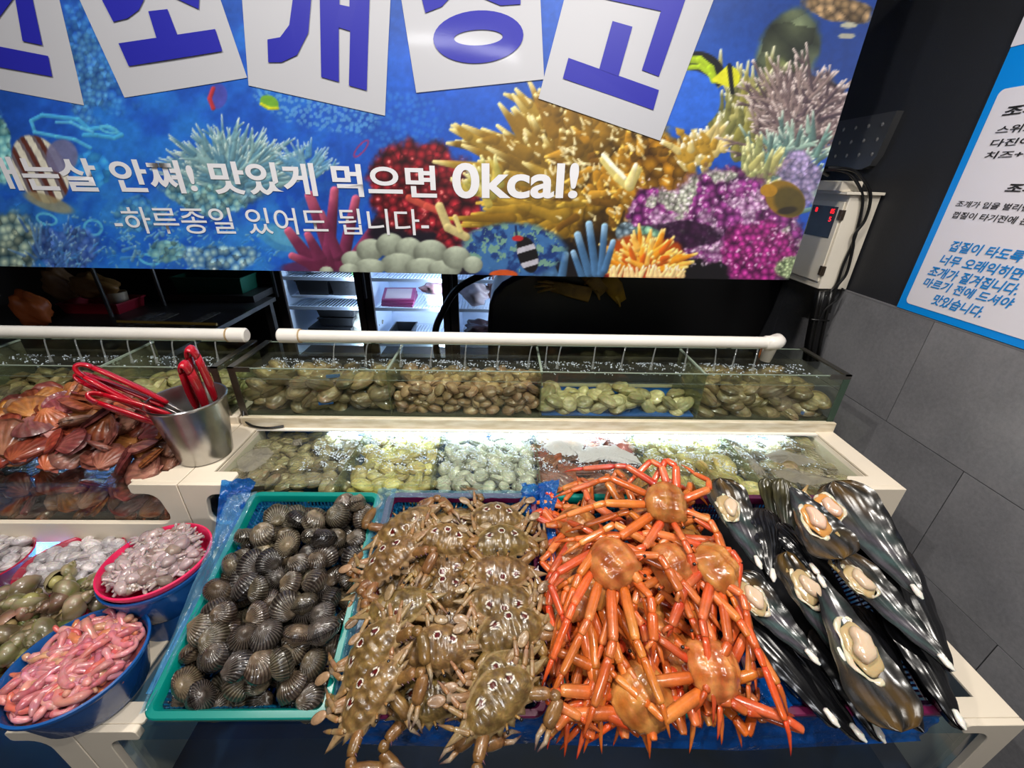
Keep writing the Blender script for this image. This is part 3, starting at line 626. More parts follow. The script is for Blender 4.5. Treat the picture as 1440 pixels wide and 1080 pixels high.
def unit(x0, x1, name, label, lstub=(0.105, 0.112), open_left=False):
    T = thing(name, label, 'tank stand', ((x0 + x1) / 2, Y1, 0))
    g = 0.0012; a, b_ = x0 + g, x1 - g
    # lower-tank front board, its top strips and side boards
    def board(nm, mb, m=M_cream, bev=0.0012, lab=None): return part(nm, mb, m, T, 'auto', bevel=bev, world=True, label=lab)
    m = MB(); m.prism(upanel(a, b_, 0.714, Z2, 0.105, 0.042, 0.059), Y2, Y2 + 0.012, 'y'); board('front_board', m)
    for s, xx in ((-1, a), (1, b_)):
        xi = xx - s * 0.05; stub = 0.105
        pts = [(xx, Y2 + 0.0122), (xx - s * stub, Y2 + 0.0122), (xx - s * (stub + 0.003), Y2 + 0.015), (xx - s * (stub + 0.003), Y2 + 0.04), (xx - s * (stub - 0.004), Y2 + 0.047), (xi, Y2 + 0.047), (xi, Y3 - 0.004), (xx, Y3 - 0.004)]
        m = MB(); m.prism(pts if s > 0 else pts[::-1], Z2 - 0.006, Z2, 'z'); board('top_strip', m)
        m = MB(); m.box(min(xx, xx - s * 0.01), max(xx, xx - s * 0.01), Y2 + 0.012, YK, Z1, Z2 - 0.006); board('side_board', m)
        m = MB(); m.box(min(xi, xi - s * 0.002), max(xi, xi - s * 0.002), Y2 + 0.047, Y3, 0.80, Z2 - 0.007); part('inner_lip', m, M_cream, T, False, world=True)
    m = MB(); m.box(a + 0.06, b_ - 0.06, Y2 + 0.013, Y2 + 0.018, 0.716, 0.876); part('front_glass', m, M_glass, T, False, world=True)
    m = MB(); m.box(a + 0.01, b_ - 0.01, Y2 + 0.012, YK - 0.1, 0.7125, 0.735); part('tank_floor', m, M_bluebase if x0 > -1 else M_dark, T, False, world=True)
    m = MB(); m.box(a + 0.01, b_ - 0.01, 1.03, 1.04, 0.735, Z2 - 0.004); part('tank_back', m, M_bluebase, T, False, world=True)
    # display step: frame on its tank
    m = MB(); m.prism(upanel(a, b_, 0.02, Z1, 0.105, 0.042, 0.08), Y1, Y1 + 0.012, 'y'); board('front_board', m)
    for s, xx in ((-1, a), (1, b_)):
        xi = xx - s * 0.05; stub = 0.105
        pts = [(xx, Y1 + 0.0122), (xx - s * stub, Y1 + 0.0122), (xx - s * (stub + 0.003), Y1 + 0.015), (xx - s * (stub + 0.003), Y1 + 0.04), (xx - s * (stub - 0.004), Y1 + 0.045), (xi, Y1 + 0.045), (xi, Y2 + 0.03), (xx, Y2 + 0.03)]
        m = MB(); m.prism(pts if s > 0 else pts[::-1], Z1 - 0.006, Z1, 'z'); board('top_strip', m)
        m = MB(); m.box(min(xx, xx - s * 0.01), max(xx, xx - s * 0.01), Y1 + 0.012, YK, 0.02, Z1 - 0.006); board('side_board', m)
    m = MB(); m.box(a + 0.06, b_ - 0.06, Y1 + 0.013, Y1 + 0.018, 0.05, Z1 - 0.008); part('front_glass', m, M_glass, T, False, world=True)
    m = MB(); m.box(a + 0.01, b_ - 0.01, Y1 + 0.02, YK - 0.02, 0.35, 0.36); part('tank_floor', m, M_bluedeep, T, False, world=True)
    m = MB(); m.box(a + 0.01, b_ - 0.01, 0.80, 0.81, 0.36, 0.7120); part('tank_back', m, M_bluedeep, T, False, world=True)
    # shelf under the glass tanks with its trim
    m = MB(); m.box(a, b_ - 0.004, Y3 - 0.008, YK + 0.03, Z2 - 0.003, Z3 - 0.0005); board('tank_shelf', m)
    xa = a + 0.012 if x0 > -1 else a
    m = MB(); m.box(xa, b_ - (0.0 if x0 > -1 else 0.03), Y3 - 0.019, Y3 - 0.008, 0.879, 0.913); part('front_trim', m, M_trim, T, 'auto', bevel=0.0015, world=True, label='stained cream trim strip')
    m = MB(); m.box(a + 0.02, b_ - 0.02, Y3 - 0.03, Y3 - 0.012, 0.8795, 0.8835); part('light_holder', m, M_pvc, T, False, world=True)
    return T
stR = unit(XS, XR, 'stepped_tank_stand', 'cream stepped tank stand that carries the four display baskets')
stL = unit(XL, XS, 'stepped_tank_stand', 'cream stepped tank stand at the left behind the bowls')
def water(name, x0, x1, y0, y1, z, m, label, n=10):
    mb = MB(); mb.add([(x0, y0, z), (x1, y0, z), (x1, y1, z), (x0, y1, z)], [(0, 1, 2, 3)]); o = single(name, mb, m, label, 'water', smooth=False); o['kind'] = 'stuff'; return o
water('water', XS + 0.012, XR - 0.052, Y2 + 0.02, 1.028, 0.868, M_waterlow, 'rippled clear water in the lower shellfish tank')
water('water', XL + 0.012, XS - 0.052, Y2 + 0.02, 1.028, 0.862, M_waterlow, 'water around the heap of red scallops')
water('water', XS + 0.012, XR - 0.052, Y1 + 0.02, 0.798, 0.60, M_waterL1, 'blue lit water in the tank under the baskets')
# blue sheet lining in the lower display tank
def glass_tank(x0, x1, divs, name, label, water_z, sub=()):
    T = thing(name, label, 'tank', ((x0 + x1) / 2, Y3, Z3)); g = 0.004
    def pane(mb, lab=None): return part('glass_pane', mb, M_glass, T, False, world=True, label=lab)
    for (y0, y1) in ((Y3, Y3 + g), (YK - g, YK)): m = MB(); m.box(x0, x1, y0, y1, Z3 + 0.001, ZT - 0.004); pane(m)
    for (a, b_) in ((x0, x0 + g), (x1 - g, x1)): m = MB(); m.box(a, b_, Y3 + g, YK - g, Z3 + 0.001, ZT - 0.004); pane(m)
    for xd in divs:
        m = MB(); m.box(xd - 0.0015, xd + 0.0015, Y3 + g, YK - g, Z3 + 0.004, ZT - 0.008); part('glass_divider', m, M_divider, T, False, world=True)
        m = MB(); m.box(xd - 0.003, xd + 0.003, Y3 + g, YK - g, ZT - 0.011, ZT - 0.007); part('divider_edge', m, M_edgelight, T, False, world=True)
    m = MB(); m.box(x0 + g, x1 - g, Y3 + g, YK - g, Z3, Z3 + 0.004); part('tank_floor', m, M_tankfloor, T, False, world=True)
    # steel edging: side rails, corner posts, short returns at the front
    for s, xx in ((1, x0), (-1, x1)):
        a, b_ = sorted((xx - s * 0.001, xx + s * 0.016)); m = MB(); m.box(a, b_, Y3 - 0.002, YK + 0.001, ZT - 0.004, ZT); part('top_rail', m, M_steelrail, T, 'auto', world=True)
        a, b_ = sorted((xx - s * 0.001, xx + s * 0.055)); m = MB(); m.box(a, b_, Y3 - 0.002, Y3 + 0.001, ZT - 0.013, ZT); part('corner_strip', m, M_steelrail, T, 'auto', world=True)
        a, b_ = sorted((xx - s * 0.001, xx + s * 0.017)); m = MB(); m.box(a, b_, Y3 - 0.002, Y3, Z3 + 0.001, ZT - 0.013); part('corner_post', m, M_steelrail if x1 < 0.8 or s > 0 else M_glassedge, T, 'auto', world=True)
    for y0 in (Y3 + 0.0005, YK - g): m = MB(); m.box(x0 + 0.016, x1 - 0.016, y0, y0 + 0.003, ZT - 0.005, ZT - 0.003); part('glass_rim', m, M_edgelight, T, False, world=True)
    water('water', x0 + g, x1 - g, Y3 + g, YK - g, water_z, M_water, 'still greenish water in the ' + name.replace('_', ' ') + (' on the right' if x0 > -0.8 else ' on the left'))
    m = MB(); m.box(x0 + g, x1 - g, Y3 + 0.0042, Y3 + 0.0052, water_z - 0.0012, water_z + 0.0012); part('water_line', m, M_jet, T, False, world=True)
    return T
M_divider = clearmat('divider_glass', (0.8, 0.84, 0.72), 1.45, 0.02, opac=0.22, milk=C(150, 155, 130))
M_edgelight = mat('bright_glass_edge', C(140, 155, 140), 0.15)
M_tankfloor = mat('tank_floor', C(58, 62, 48), 0.6, var=0.3, vscale=30)
gtR = glass_tank(-0.695, XR, (-0.297, 0.103, 0.535), 'glass_tank', 'long glass tank of clams under the right white pipe', 1.016)
gtL = glass_tank(XL, -0.722, (-1.02, -1.4), 'glass_tank', 'glass tank of clams behind the steel bucket and red tongs', 1.016)
# ------------------------------------------------------------------ pipes
def pipe(name, x0, x1, y, z, r, label, capL, elbow):
    T = thing(name, label, 'pipe', (x0, y, z))
    m = MB(); m.tube([(x0, y, z), (x1, y, z)], r, 20); part('pipe_tube', m, M_pvc, T, 'auto', world=True)
    if capL is not None:
        a, b_ = capL; m = MB(); m.tube([(a, y, z), (a + 0.004, y, z), (b_ - 0.004, y, z), (b_, y, z)], [r * 0.95, r * 1.2, r * 1.2, r * 0.95], 20); part('end_cap', m, M_pvc, T, 'auto', world=True)
        m = MB(); xx = b_ if abs(b_ - x0) < 0.06 + abs(a - x0) and a < x0 + 0.001 else a
        m.tube([(xx - 0.0012, y, z), (xx + 0.0012, y, z)], r * 1.205, 20); part('glue_line', m, mat('glue_brown', C(185, 160, 120), 0.5), T, 'auto', world=True)
    if elbow:
        pts = [(x1 - 0.004, y, z), (x1 + 0.02, y, z)] + [(x1 + 0.02 + 0.022 * math.sin(a), y + 0.022 * (1 - math.cos(a)), z) for a in (0.5, 1.0, 1.57)] + [(x1 + 0.042, y + 0.03, z - 0.004), (x1 + 0.04, y + 0.036, z - 0.02), (x1 + 0.035, y + 0.036, z - 0.07)]
        m = MB(); m.tube(pts, [r * 1.2] * 5 + [r * 1.2, r * 1.15, r * 0.9], 18); part('elbow', m, M_pvc, T, True, world=True)
    # brackets that carry the pipe on the tank rims
    for xb in ([x0 + 0.2, (x0 + x1) / 2, x1 - 0.1] if x1 - x0 < 1.6 else []):
        m = MB(); m.box(xb - 0.004, xb + 0.004, y, YK, z - r - 0.006, z - r); m.box(xb - 0.004, xb + 0.004, YK - 0.004, YK, ZT - 0.004, z - r); part('bracket', m, M_glassedge, T, False, world=True)
    return T
pipe('water_pipe', -0.56, 0.745, 1.1, 1.0925, 0.0165, 'long white water pipe with an elbow at its right end', (-0.615, -0.555), True)
pipe('water_pipe', XL, -0.74, 1.1, 1.0925, 0.0165, 'white water pipe with a closed cap above the left glass tank', (-0.75, -0.70), False)
def jet(x, dx, z0=1.076, z1=1.016, y=1.092):
    pts = [(x + dx * t, y - 0.018 * t, z0 + (z1 - z0) * t * t) for t in [k / 6 for k in range(7)]]
    m = MB(); m.tube(pts, [0.0022, 0.002, 0.0018, 0.0018, 0.002, 0.0026, 0.005], 6); return m
ORD = ['first', 'second', 'third', 'fourth', 'fifth', 'sixth', 'seventh', 'eighth', 'ninth', 'tenth', 'eleventh', 'twelfth', 'thirteenth', 'fourteenth', 'fifteenth', 'sixteenth']
for i_, x in enumerate([-0.46, -0.37, -0.28, -0.19, -0.10, -0.008, 0.083, 0.125, 0.165, 0.26, 0.345, 0.43, 0.52, 0.60, 0.66, 0.72]):
    single('water_jet', jet(x, rnd.uniform(-0.012, 0.002)), M_jet, ORD[i_] + ' water jet from the left under the right white pipe', 'water jet', 'water jets under the right pipe')
for i_, x in enumerate([-1.24, -1.16, -1.09, -1.02, -0.96, -0.9, -0.84, -0.785]):
    single('water_jet', jet(x, rnd.uniform(0.0, 0.012)), M_jet, ORD[i_] + ' water jet from the left under the left white pipe', 'water jet', 'water jets under the left pipe')
# ================================================================== WALL BOX, LAMP PLATE, CABLES
M_boxm = mat('cream_steel', C(238, 230, 214), 0.4, var=0.04, vscale=6)
cb = thing('control_box', 'cream electric control box with dark display window on the right wall', 'control box', (XW, 1.42, 1.19))
bx0, by0, by1, bz0, bz1 = 1.018, 1.335, 1.535, 1.192, 1.47
m = MB(); m.box(bx0, XW, by0, by1, bz0, bz1); part('body', m, M_boxm, cb, 'auto', bevel=0.002, world=True)
m = MB(); m.box(bx0 - 0.022, XW, by0 - 0.012, by1 + 0.01, bz1, bz1 + 0.008); part('lid', m, M_boxm, cb, 'auto', bevel=0.001, world=True)
m = MB(); m.box(bx0 - 0.005, bx0 - 0.0005, by0 + 0.008, by1 - 0.008, bz0 + 0.022, bz1 - 0.02); dr = part('door', m, M_boxm, cb, 'auto', bevel=0.001, world=True)
def sub_of(pp, nm, mb, mm, lab=None):
    o = link(nm, mb.mesh(nm, mm, 'auto'), pp); tr = pp
    M = Matrix.Identity(4)
    chain = []
    while tr: chain.append(tr.matrix_basis.copy()); tr = tr.parent
    W = Matrix.Identity(4)
    for mm_ in reversed(chain): W = W @ mm_
    o.matrix_local = W.inverted(); return tag(o, lab)
m = MB(); m.box(bx0 - 0.0062, bx0 - 0.004, 1.36, 1.475, 1.345, 1.435); sub_of(dr, 'window', m, mat('display_window', C(38, 39, 42), 0.35), 'dark glossy display window')
for zz, yy, ww, tx in ((1.415, 1.378, 0.018, '85'), (1.392, 1.378, 0.012, '5'), (1.415, 1.452, 0.012, '8')):
    te = text_mesh(tx, 0.02); co = np.array([v.co[:] for v in te.vertices]); mn, mx = co.min(0), co.max(0)
    for v in te.vertices: v.co = Vector((bx0 - 0.0068, yy + ww * (1 - (v.co.x - mn[0]) / (mx[0] - mn[0])) - ww / 2, zz + 0.014 * (v.co.y - mn[1]) / (mx[1] - mn[1])))
    te.materials.clear(); te.materials.append(bpy.data.materials.get('red_digits') or mat('red_digits', C(230, 30, 40), 0.5, emit=1.5)); o = link('digits', te, cb); o.matrix_local = cb.matrix_basis.inverted(); tag(o, 'glowing red digits')
M_hinge = mat('brown_hinge', C(96, 82, 70), 0.35, 0.7)
for zz in (1.40, 1.235): m = MB(); m.box(bx0 - 0.0075, bx0 + 0.001, by0 - 0.002, by0 + 0.016, zz, zz + 0.028); m.tube([(bx0 - 0.007, by0 + 0.004, zz), (bx0 - 0.007, by0 + 0.004, zz + 0.028)], 0.003, 8); part('hinge', m, M_hinge, cb, 'auto', world=True)
m = MB(); m.box(bx0 - 0.03, bx0 + 0.035, by0 + 0.012, by1, bz1 + 0.008, bz1 + 0.036); single('junction_box', m, M_boxm, 'small cream box sitting on the control box lid', 'box', bevel=0.002)
lp = thing('lamp_plate', 'dim grey lamp plate with rows of small lenses on the black wall', 'lamp', (1.1, 1.5, 1.6))
m = MB(); m.prism([(1.375, 1.685), (1.39, 1.575), (1.405, 1.548), (1.43, 1.54), (1.75, 1.53), (1.75, 1.68)], 1.096, 1.116, 'x'); part('plate', m, mat('lamp_grey', C(62, 63, 66), 0.3), lp, 'auto', world=True)
for i in range(3):
    for j in range(6):
        m = MB(); c = (1.095, 1.41 + 0.052 * j, 1.655 - 0.038 * i); m.ell(c, (0.002, 0.006, 0.006), 10, 6); m.ell(c, (0.003, 0.003, 0.003), 8, 4); part('lens', m, mat('lens_grey', C(105, 106, 110), 0.2) if 'lens_grey' not in bpy.data.materials else bpy.data.materials['lens_grey'], lp, True, world=True)
def cable(pts, r, label, group=None, name='cable'):
    # smooth the path
    P_ = [Vector(p) for p in pts]; out = []
    for i in range(len(P_) - 1):
        p0, p1, p2, p3 = P_[max(i - 1, 0)], P_[i], P_[i + 1], P_[min(i + 2, len(P_) - 1)]
        for k in range(6):
            t = k / 6; out.append(0.5 * ((2 * p1) + (p2 - p0) * t + (2 * p0 - 5 * p1 + 4 * p2 - p3) * t * t + (3 * p1 - p0 - 3 * p2 + p3) * t ** 3))
    out.append(P_[-1]); m = MB(); m.tube(out, r, 8); return single(name, m, M_black, label, 'cable', group)
def c_y(pts, Y): return [at_y(x, y, Y) for x, y in pts]
yb_ = 1.325
cable([(0.99, 1.42, 1.52)] + c_y([(1150, 237), (1190, 242), (1208, 262), (1213, 285), (1206, 320), (1198, 345), (1186, 372), (1176, 400), (1160, 420), (1152, 440)], yb_), 0.0042, 'black cable looped over the control box, inner strand')
cable([(0.99, 1.44, 1.53)] + c_y([(1160, 236), (1200, 240), (1220, 262), (1224, 282), (1216, 310), (1202, 330), (1199, 350), (1190, 385), (1176, 405), (1166, 440)], yb_ - 0.008), 0.0042, 'black cable looped over the control box, outer strand')
cable(c_y([(1185, 405), (1178, 420), (1160, 436), (1150, 455)], yb_ - 0.012), 0.003, 'thin black cable crossing below the control box')
b = MB(); P_ = c_y([(1157, 408), (1152, 430), (1147, 455), (1142, 480), (1138, 505)], yb_ + 0.01)
b.tube(P_, 0.021, 12); T = thing('cable_duct', 'thick black bundle of cables running down behind the tank', 'cable', P_[0]); part('sleeve', b, M_black, T, True, world=True)
for k in range(4):
    m = MB(); m.tube([p + Vector((-0.018 + 0.012 * k, -0.014 - 0.002 * (k % 2), 0)) for p in P_], 0.006, 8); part('strand', m, M_black, T, True, world=True)
m = MB(); m.tube([P_[0], P_[0] + Vector((0, 0, 0))][:1] + [P_[2] + Vector((-0.03, -0.018, 0.01)), P_[2] + Vector((0.02, -0.022, 0.006))], 0.003, 6) if False else m.tube([P_[2] + Vector((-0.036, -0.02, 0.02)), P_[2] + Vector((0.022, -0.024, 0.018))], 0.003, 6); part('tie', m, M_black, T, True, world=True)
b = MB(); b.box(0, 1, 0, 1, 0, 1); q = at_y(1132, 500, 1.17)
rs = MB(); rs.ell((0.782, 1.166, 1.035), (0.006, 0.004, 0.02), 10, 8); single('rust_stain', rs, mat('rust', C(150, 85, 35), 0.8, col2=C(90, 45, 20), vscale=60), 'rusty orange clump on the back rim of the right glass tank', 'clump')
# ================================================================== DARK BACK OF THE SHOP
M_fr = mat('fridge_frame', C(60, 50, 46), 0.4); M_frw = mat('fridge_white', C(215, 230, 250), 0.4); M_shelfw = mat('wire_white', C(215, 230, 250), 0.35)
YF = 2.9
def fridge(x0, x1, label, light=1.0):
    T = thing('display_fridge', label, 'fridge', ((x0 + x1) / 2, YF, 0)); H = 1.9; d = 0.55
    a, b_ = x0 + 0.055, x1 - 0.045
    for nm, bx in (('cabinet_side', (x0, x0 + 0.02, YF, YF + d, 0, H)), ('cabinet_side', (x1 - 0.02, x1, YF, YF + d, 0, H)), ('cabinet_back', (x0 + 0.02, x1 - 0.02, YF + d - 0.02, YF + d, 0, H)), ('cabinet_base', (x0 + 0.02, x1 - 0.02, YF, YF + d - 0.02, 0, 0.25)), ('cabinet_top', (x0 + 0.02, x1 - 0.02, YF, YF + d - 0.02, H - 0.1, H))):
        m = MB(); m.box(*bx); part(nm, m, M_fr if nm != 'cabinet_back' else M_frw, T, False, world=True)
    for bx in ((x0 + 0.021, x0 + 0.024, YF + 0.05, YF + d - 0.02, 0.25, H - 0.1), (x1 - 0.024, x1 - 0.021, YF + 0.05, YF + d - 0.02, 0.25, H - 0.1)):
        m = MB(); m.box(*bx); part('inner_lining', m, M_frw, T, False, world=True)
    for bx in ((x0, a, YF - 0.03, YF, 0.2, H), (b_, x1, YF - 0.03, YF, 0.2, H), (a, b_, YF - 0.03, YF, 0.2, 0.28), (a, b_, YF - 0.03, YF, H - 0.08, H)):
        m = MB(); m.box(*bx); part('door_frame', m, M_fr, T, 'auto', world=True)
    m = MB(); m.box(x0 + 0.005, x0 + 0.02, YF - 0.05, YF - 0.03, 0.72, 1.2); part('door_handle', m, mat('handle_grey', C(110, 112, 118), 0.3, 0.6), T, 'auto', world=True)
    m = MB(); m.box(a, b_, YF - 0.02, YF - 0.015, 0.28, H - 0.08); part('door_glass', m, M_glassfr, T, False, world=True)
    for z in (0.35, 0.62, 0.83, 1.15, 1.45):
        m = MB()
        for k in range(22):
            xx = x0 + 0.035 + (x1 - x0 - 0.07) * k / 21; m.box(xx - 0.003, xx + 0.003, YF + 0.05, YF + d - 0.04, z, z + 0.005)
        m.box(x0 + 0.03, x1 - 0.03, YF + 0.045, YF + 0.055, z - 0.012, z + 0.012); m.box(x0 + 0.03, x1 - 0.03, YF + d - 0.05, YF + d - 0.04, z - 0.005, z + 0.007)
        part('wire_shelf', m, M_shelfw, T, False, world=True, kind='stuff')
    area('fridge_lamp', (x1 - 0.05, YF + 0.03, 0.85), 0.03, 9.0 * light, (0.78, 0.9, 1.0), rot=(R(90), 0, R(42)), size_y=1.2)
    m = MB(); m.box(x1 - 0.045, x1 - 0.03, YF + 0.02, YF + 0.035, 0.3, 1.7); part('lamp_strip', m, mat('fridge_led', (0.8, 0.92, 1.0), 0.4, emit=1.6) if 'fridge_led' not in bpy.data.materials else bpy.data.materials['fridge_led'], T, False, world=True)
    return T
M_glassfr = clearmat('fridge_glass', (0.93, 0.96, 1.0), 1.4, 0.01)
fridge(-1.555, -0.965, 'left display fridge with dark food tubs on its shelves', 0.8)
fridge(-0.955, -0.375, 'middle display fridge with pink packets and a clear tub', 1.3)
fridge(-0.365, 0.215, 'right display fridge half hidden by the black drum', 0.9)
# what stands on the fridge shelves
def tub(x0, x1, y0, y1, z0, h, m, label, cat='tub', name='food_tub', lid=False, ribs=False):
    b = MB(); t = 0.004; tp = 0.006
    def ring(e, z): return [(x0 - e, y0 - e, z), (x1 + e, y0 - e, z), (x1 + e, y1 + e, z), (x0 - e, y1 + e, z)]
    v = ring(-0.01, z0) + ring(0, z0 + h - 0.008) + ring(tp, z0 + h - 0.008) + ring(tp, z0 + h) + ring(-t, z0 + h) + ring(-0.012, z0 + t)
    f = [(0, 3, 2, 1)]
    for r_ in range(5):
        for k in range(4): f.append((r_ * 4 + k, r_ * 4 + (k + 1) % 4, r_ * 4 + 4 + (k + 1) % 4, r_ * 4 + 4 + k))
    f.append((20, 21, 22, 23)); b.add(v, f)
    if lid: b.box(x0 - tp, x1 + tp, y0 - tp, y1 + tp, z0 + h, z0 + h + 0.006)
    return single(name, b, m, label, cat)
M_tubd = mat('dark_tub', C(40, 42, 46), 0.3); M_tubg = mat('steel_tub', C(120, 124, 130), 0.25, 0.8); M_tubc = mat('clear_tub', C(190, 200, 215), 0.2, alpha=0.6)
tub(-1.46, -1.24, YF + 0.08, YF + 0.35, 0.705, 0.105, M_tubd, 'dark food tub under the upper shelf of the left fridge, left one')
tub(-1.22, -1.02, YF + 0.08, YF + 0.35, 0.705, 0.105, M_tubd, 'dark food tub under the upper shelf of the left fridge, right one')
tub(-1.35, -1.08, YF + 0.08, YF + 0.33, 0.545, 0.06, M_tubd, 'black lidded tray on top of the stack in the left fridge', lid=True)
tub(-1.35, -1.1, YF + 0.08, YF + 0.33, 0.475, 0.062, M_tubd, 'black tray in the middle of the stack in the left fridge')
tub(-1.42, -1.12, YF + 0.06, YF + 0.33, 0.40, 0.06, M_tubd, 'wide black tray at the bottom of the left fridge', lid=True)
tub(-1.27, -1.2, YF + 0.2, YF + 0.4, 0.84, 0.2, M_tubg, 'tall steel tub at the back of the upper shelf')
tub(-1.18, -1.02, YF + 0.2, YF + 0.4, 0.84, 0.2, M_tubg, 'wide grey tub standing on the upper shelf of the left fridge')
m = MB(); m.box(-1.50, -1.0, YF + 0.06, YF + 0.4, 0.69, 0.703); single('shelf_tray', m, M_shelfw, 'white shelf tray that holds the two dark tubs', 'tray')
def bag(c, r, m, label, seed, name='plastic_bag', cat='bag'):
    q = random.Random(seed); ph = [q.uniform(0, 6) for _ in range(6)]
    def fn(p): k = 1 + 0.13 * math.sin(p.x / r[0] * 5 + ph[0]) + 0.12 * math.sin(p.y / r[1] * 6 + ph[1] + p.z / r[2] * 3) + 0.1 * math.sin(p.x / r[0] * 9 + p.z / r[2] * 8 + ph[2]); return Vector((p.x * k, p.y * k, max(p.z * k, -r[2] * 0.85)))
    b = MB(); b.ell(c, r, 24, 16, None, None, fn); return single(name, b, m, label, cat, smooth=True)
bag((-1.37, YF + 0.2, 0.90), (0.12, 0.1, 0.06), mat('white_film', C(190, 195, 205), 0.25), 'crumpled white plastic bag on the upper shelf of the left fridge', 1)
bag((-1.03, YF + 0.2, 0.47), (0.11, 0.1, 0.09), mat('cloudy_film', C(160, 160, 150), 0.25), 'cloudy plastic bag at the foot of the left fridge', 2)
for k in range(9):
    p0 = Vector((-1.02 + 0.008 * k, YF + 0.14, 0.93 - 0.01 * (k % 3))); d = Vector((-0.05 - 0.008 * k, -0.03, -0.06 - 0.012 * (k % 4)))
    m = MB(); m.tube([p0, p0 + d * 0.5 + Vector((0, 0, 0.01)), p0 + d], [0.004, 0.003, 0.001], 5, flat=0.4); single('spring_onion_leaf', m, mat('leaf_green', C(110, 190, 70), 0.4) if 'leaf_green' not in bpy.data.materials else bpy.data.materials['leaf_green'], 'thin green leaf hanging from the upper shelf of the left fridge', 'leaf', 'green leaves in the left fridge')
M_pk = mat('pink_packet', C(165, 70, 120), 0.35); M_pkw = mat('packet_label', C(205, 185, 190), 0.4)
for k in range(3):
    T = thing('food_packet', ('top', 'middle', 'bottom')[2 - k] + ' pink packet of the stack in the middle fridge', 'packet', (-0.76, YF + 0.16, 0.652 + 0.02 * k)); M_ = Matrix.Rotation(0.08 * k - 0.1, 4, 'Z') @ Matrix.Rotation(R(18), 4, 'X')
    m = MB(); m.box(-0.115, 0.115, -0.08, 0.08, 0, 0.017, M=M_); part('pouch', m, M_pk, T, 'auto')
    m = MB(); m.box(-0.095, 0.09, -0.065, 0.065, 0.017, 0.018, M=M_); part('pouch_label', m, M_pkw, T, False, label='pale printed label')
tub(-0.56, -0.42, YF + 0.08, YF + 0.25, 0.64, 0.085, M_tubc, 'clear ribbed tub on the middle fridge shelf')
bag((-0.49, YF + 0.16, 0.75), (0.11, 0.08, 0.045), mat('meat_film', C(150, 115, 120), 0.2), 'bag of meat lying on the clear tub', 3)
tub(-0.84, -0.68, YF + 0.08, YF + 0.3, 0.37, 0.075, M_tubd, 'dark low tray at the bottom of the middle fridge')
bag((-0.2, YF + 0.16, 0.715), (0.11, 0.1, 0.085), mat('pale_meat', C(165, 150, 155), 0.3), 'pale wrapped block of meat in the right fridge', 4)
bag((-0.04, YF + 0.2, 0.75), (0.09, 0.09, 0.09), mat('brown_meat', C(120, 85, 80), 0.3), 'brown bag of meat beside the pale block', 5)
bag((-0.12, YF + 0.18, 0.44), (0.16, 0.1, 0.07), mat('dark_meat', C(60, 42, 46), 0.2), 'dark heap of packed meat at the foot of the right fridge', 6)
for x, z, w_ in ((-0.8, 0.872, 0.12), (-0.6, 0.872, 0.1), (-0.16, 0.872, 0.1)): bag((x, YF + 0.2, z + 0.03), (w_, 0.1, 0.03), M_tubc, 'clear wrapped food %s the upper shelf' % {-0.8: 'at the left end of', -0.6: 'at the right end of', -0.16: 'of the right fridge on'}[x], 7 + int(x * 10))
# black drum with gloves
dr_ = thing('black_drum', 'large black drum-like cover behind the right tank', 'drum', (0.6, 1.75, 0))
pts = [at_y(x, y, 1.62) for x, y in ((686, 560), (686, 450), (688, 430), (694, 412), (706, 398), (724, 388), (745, 380), (780, 372), (1108, 372), (1104, 400), (1090, 435), (1070, 475), (1055, 560))]
m = MB(); m.prism([(p.x, p.z) for p in pts][::-1], 1.62, 1.95, 'y'); part('drum_body', m, mat('black_vinyl', C(12, 12, 14), 0.32), dr_, 'auto', bevel=0.02, world=True)
m = MB(); m.box(pts[0].x + 0.05, pts[-1].x - 0.05, 1.66, 1.9, 0.0, pts[0].z + 0.01); part('drum_base', m, M_black, dr_, False, world=True)
def limb_hose(): pass
cable([at_y(618, 520, 1.9), at_y(612, 470, 1.9), at_y(622, 440, 1.9), at_y(640, 410, 1.9), at_y(665, 393, 1.9), at_y(700, 380, 1.9), at_y(740, 372, 1.9)], 0.016, 'thick black hose curving up beside the drum', name='hose')
M_glove = mat('yellow_glove', C(132, 104, 42), 0.6, var=0.2, vscale=30, bump=0.4, bscale=60); M_glove2 = mat('bright_glove', C(150, 118, 20), 0.55, var=0.2, vscale=30)
def glove(pp, wr_, fingers, label, m):
    T = thing('rubber_glove', label, 'glove', pp[0]); b = MB(); b.tube(pp, wr_, 12, flat=0.3, upv=(0, 1, 0)); part('palm_and_cuff', b, m, T, True, world=True)
    for a, b2 in fingers:
        g_ = MB(); g_.tube([a, (a + b2) / 2 + Vector((0, -0.006, 0.004)), b2], [0.011, 0.0105, 0.006], 8, flat=0.6); part('finger', g_, m, T, True, world=True)
ya = 1.585
A = lambda x, y: at_y(x, y, ya)
glove([A(830, 415), A(800, 408), A(775, 402)], [0.03, 0.026, 0.02], [(A(778, 398), A(756, 396)), (A(776, 402), A(752, 403)), (A(780, 405), A(756, 411)), (A(792, 398), A(808, 405))], 'limp tan rubber glove lying across the drum', M_glove)
glove([A(822, 385), A(840, 400), A(850, 410)], [0.02, 0.028, 0.03], [(A(838, 408), A(843, 421)), (A(830, 392), A(822, 400))], 'crumpled rubber glove in the middle of the drum', M_glove)
glove([A(852, 388), A(864, 405), A(874, 424)], [0.028, 0.034, 0.02], [(A(866, 415), A(872, 431))], 'bright yellow rubber glove hanging furthest right on the drum', M_glove2)
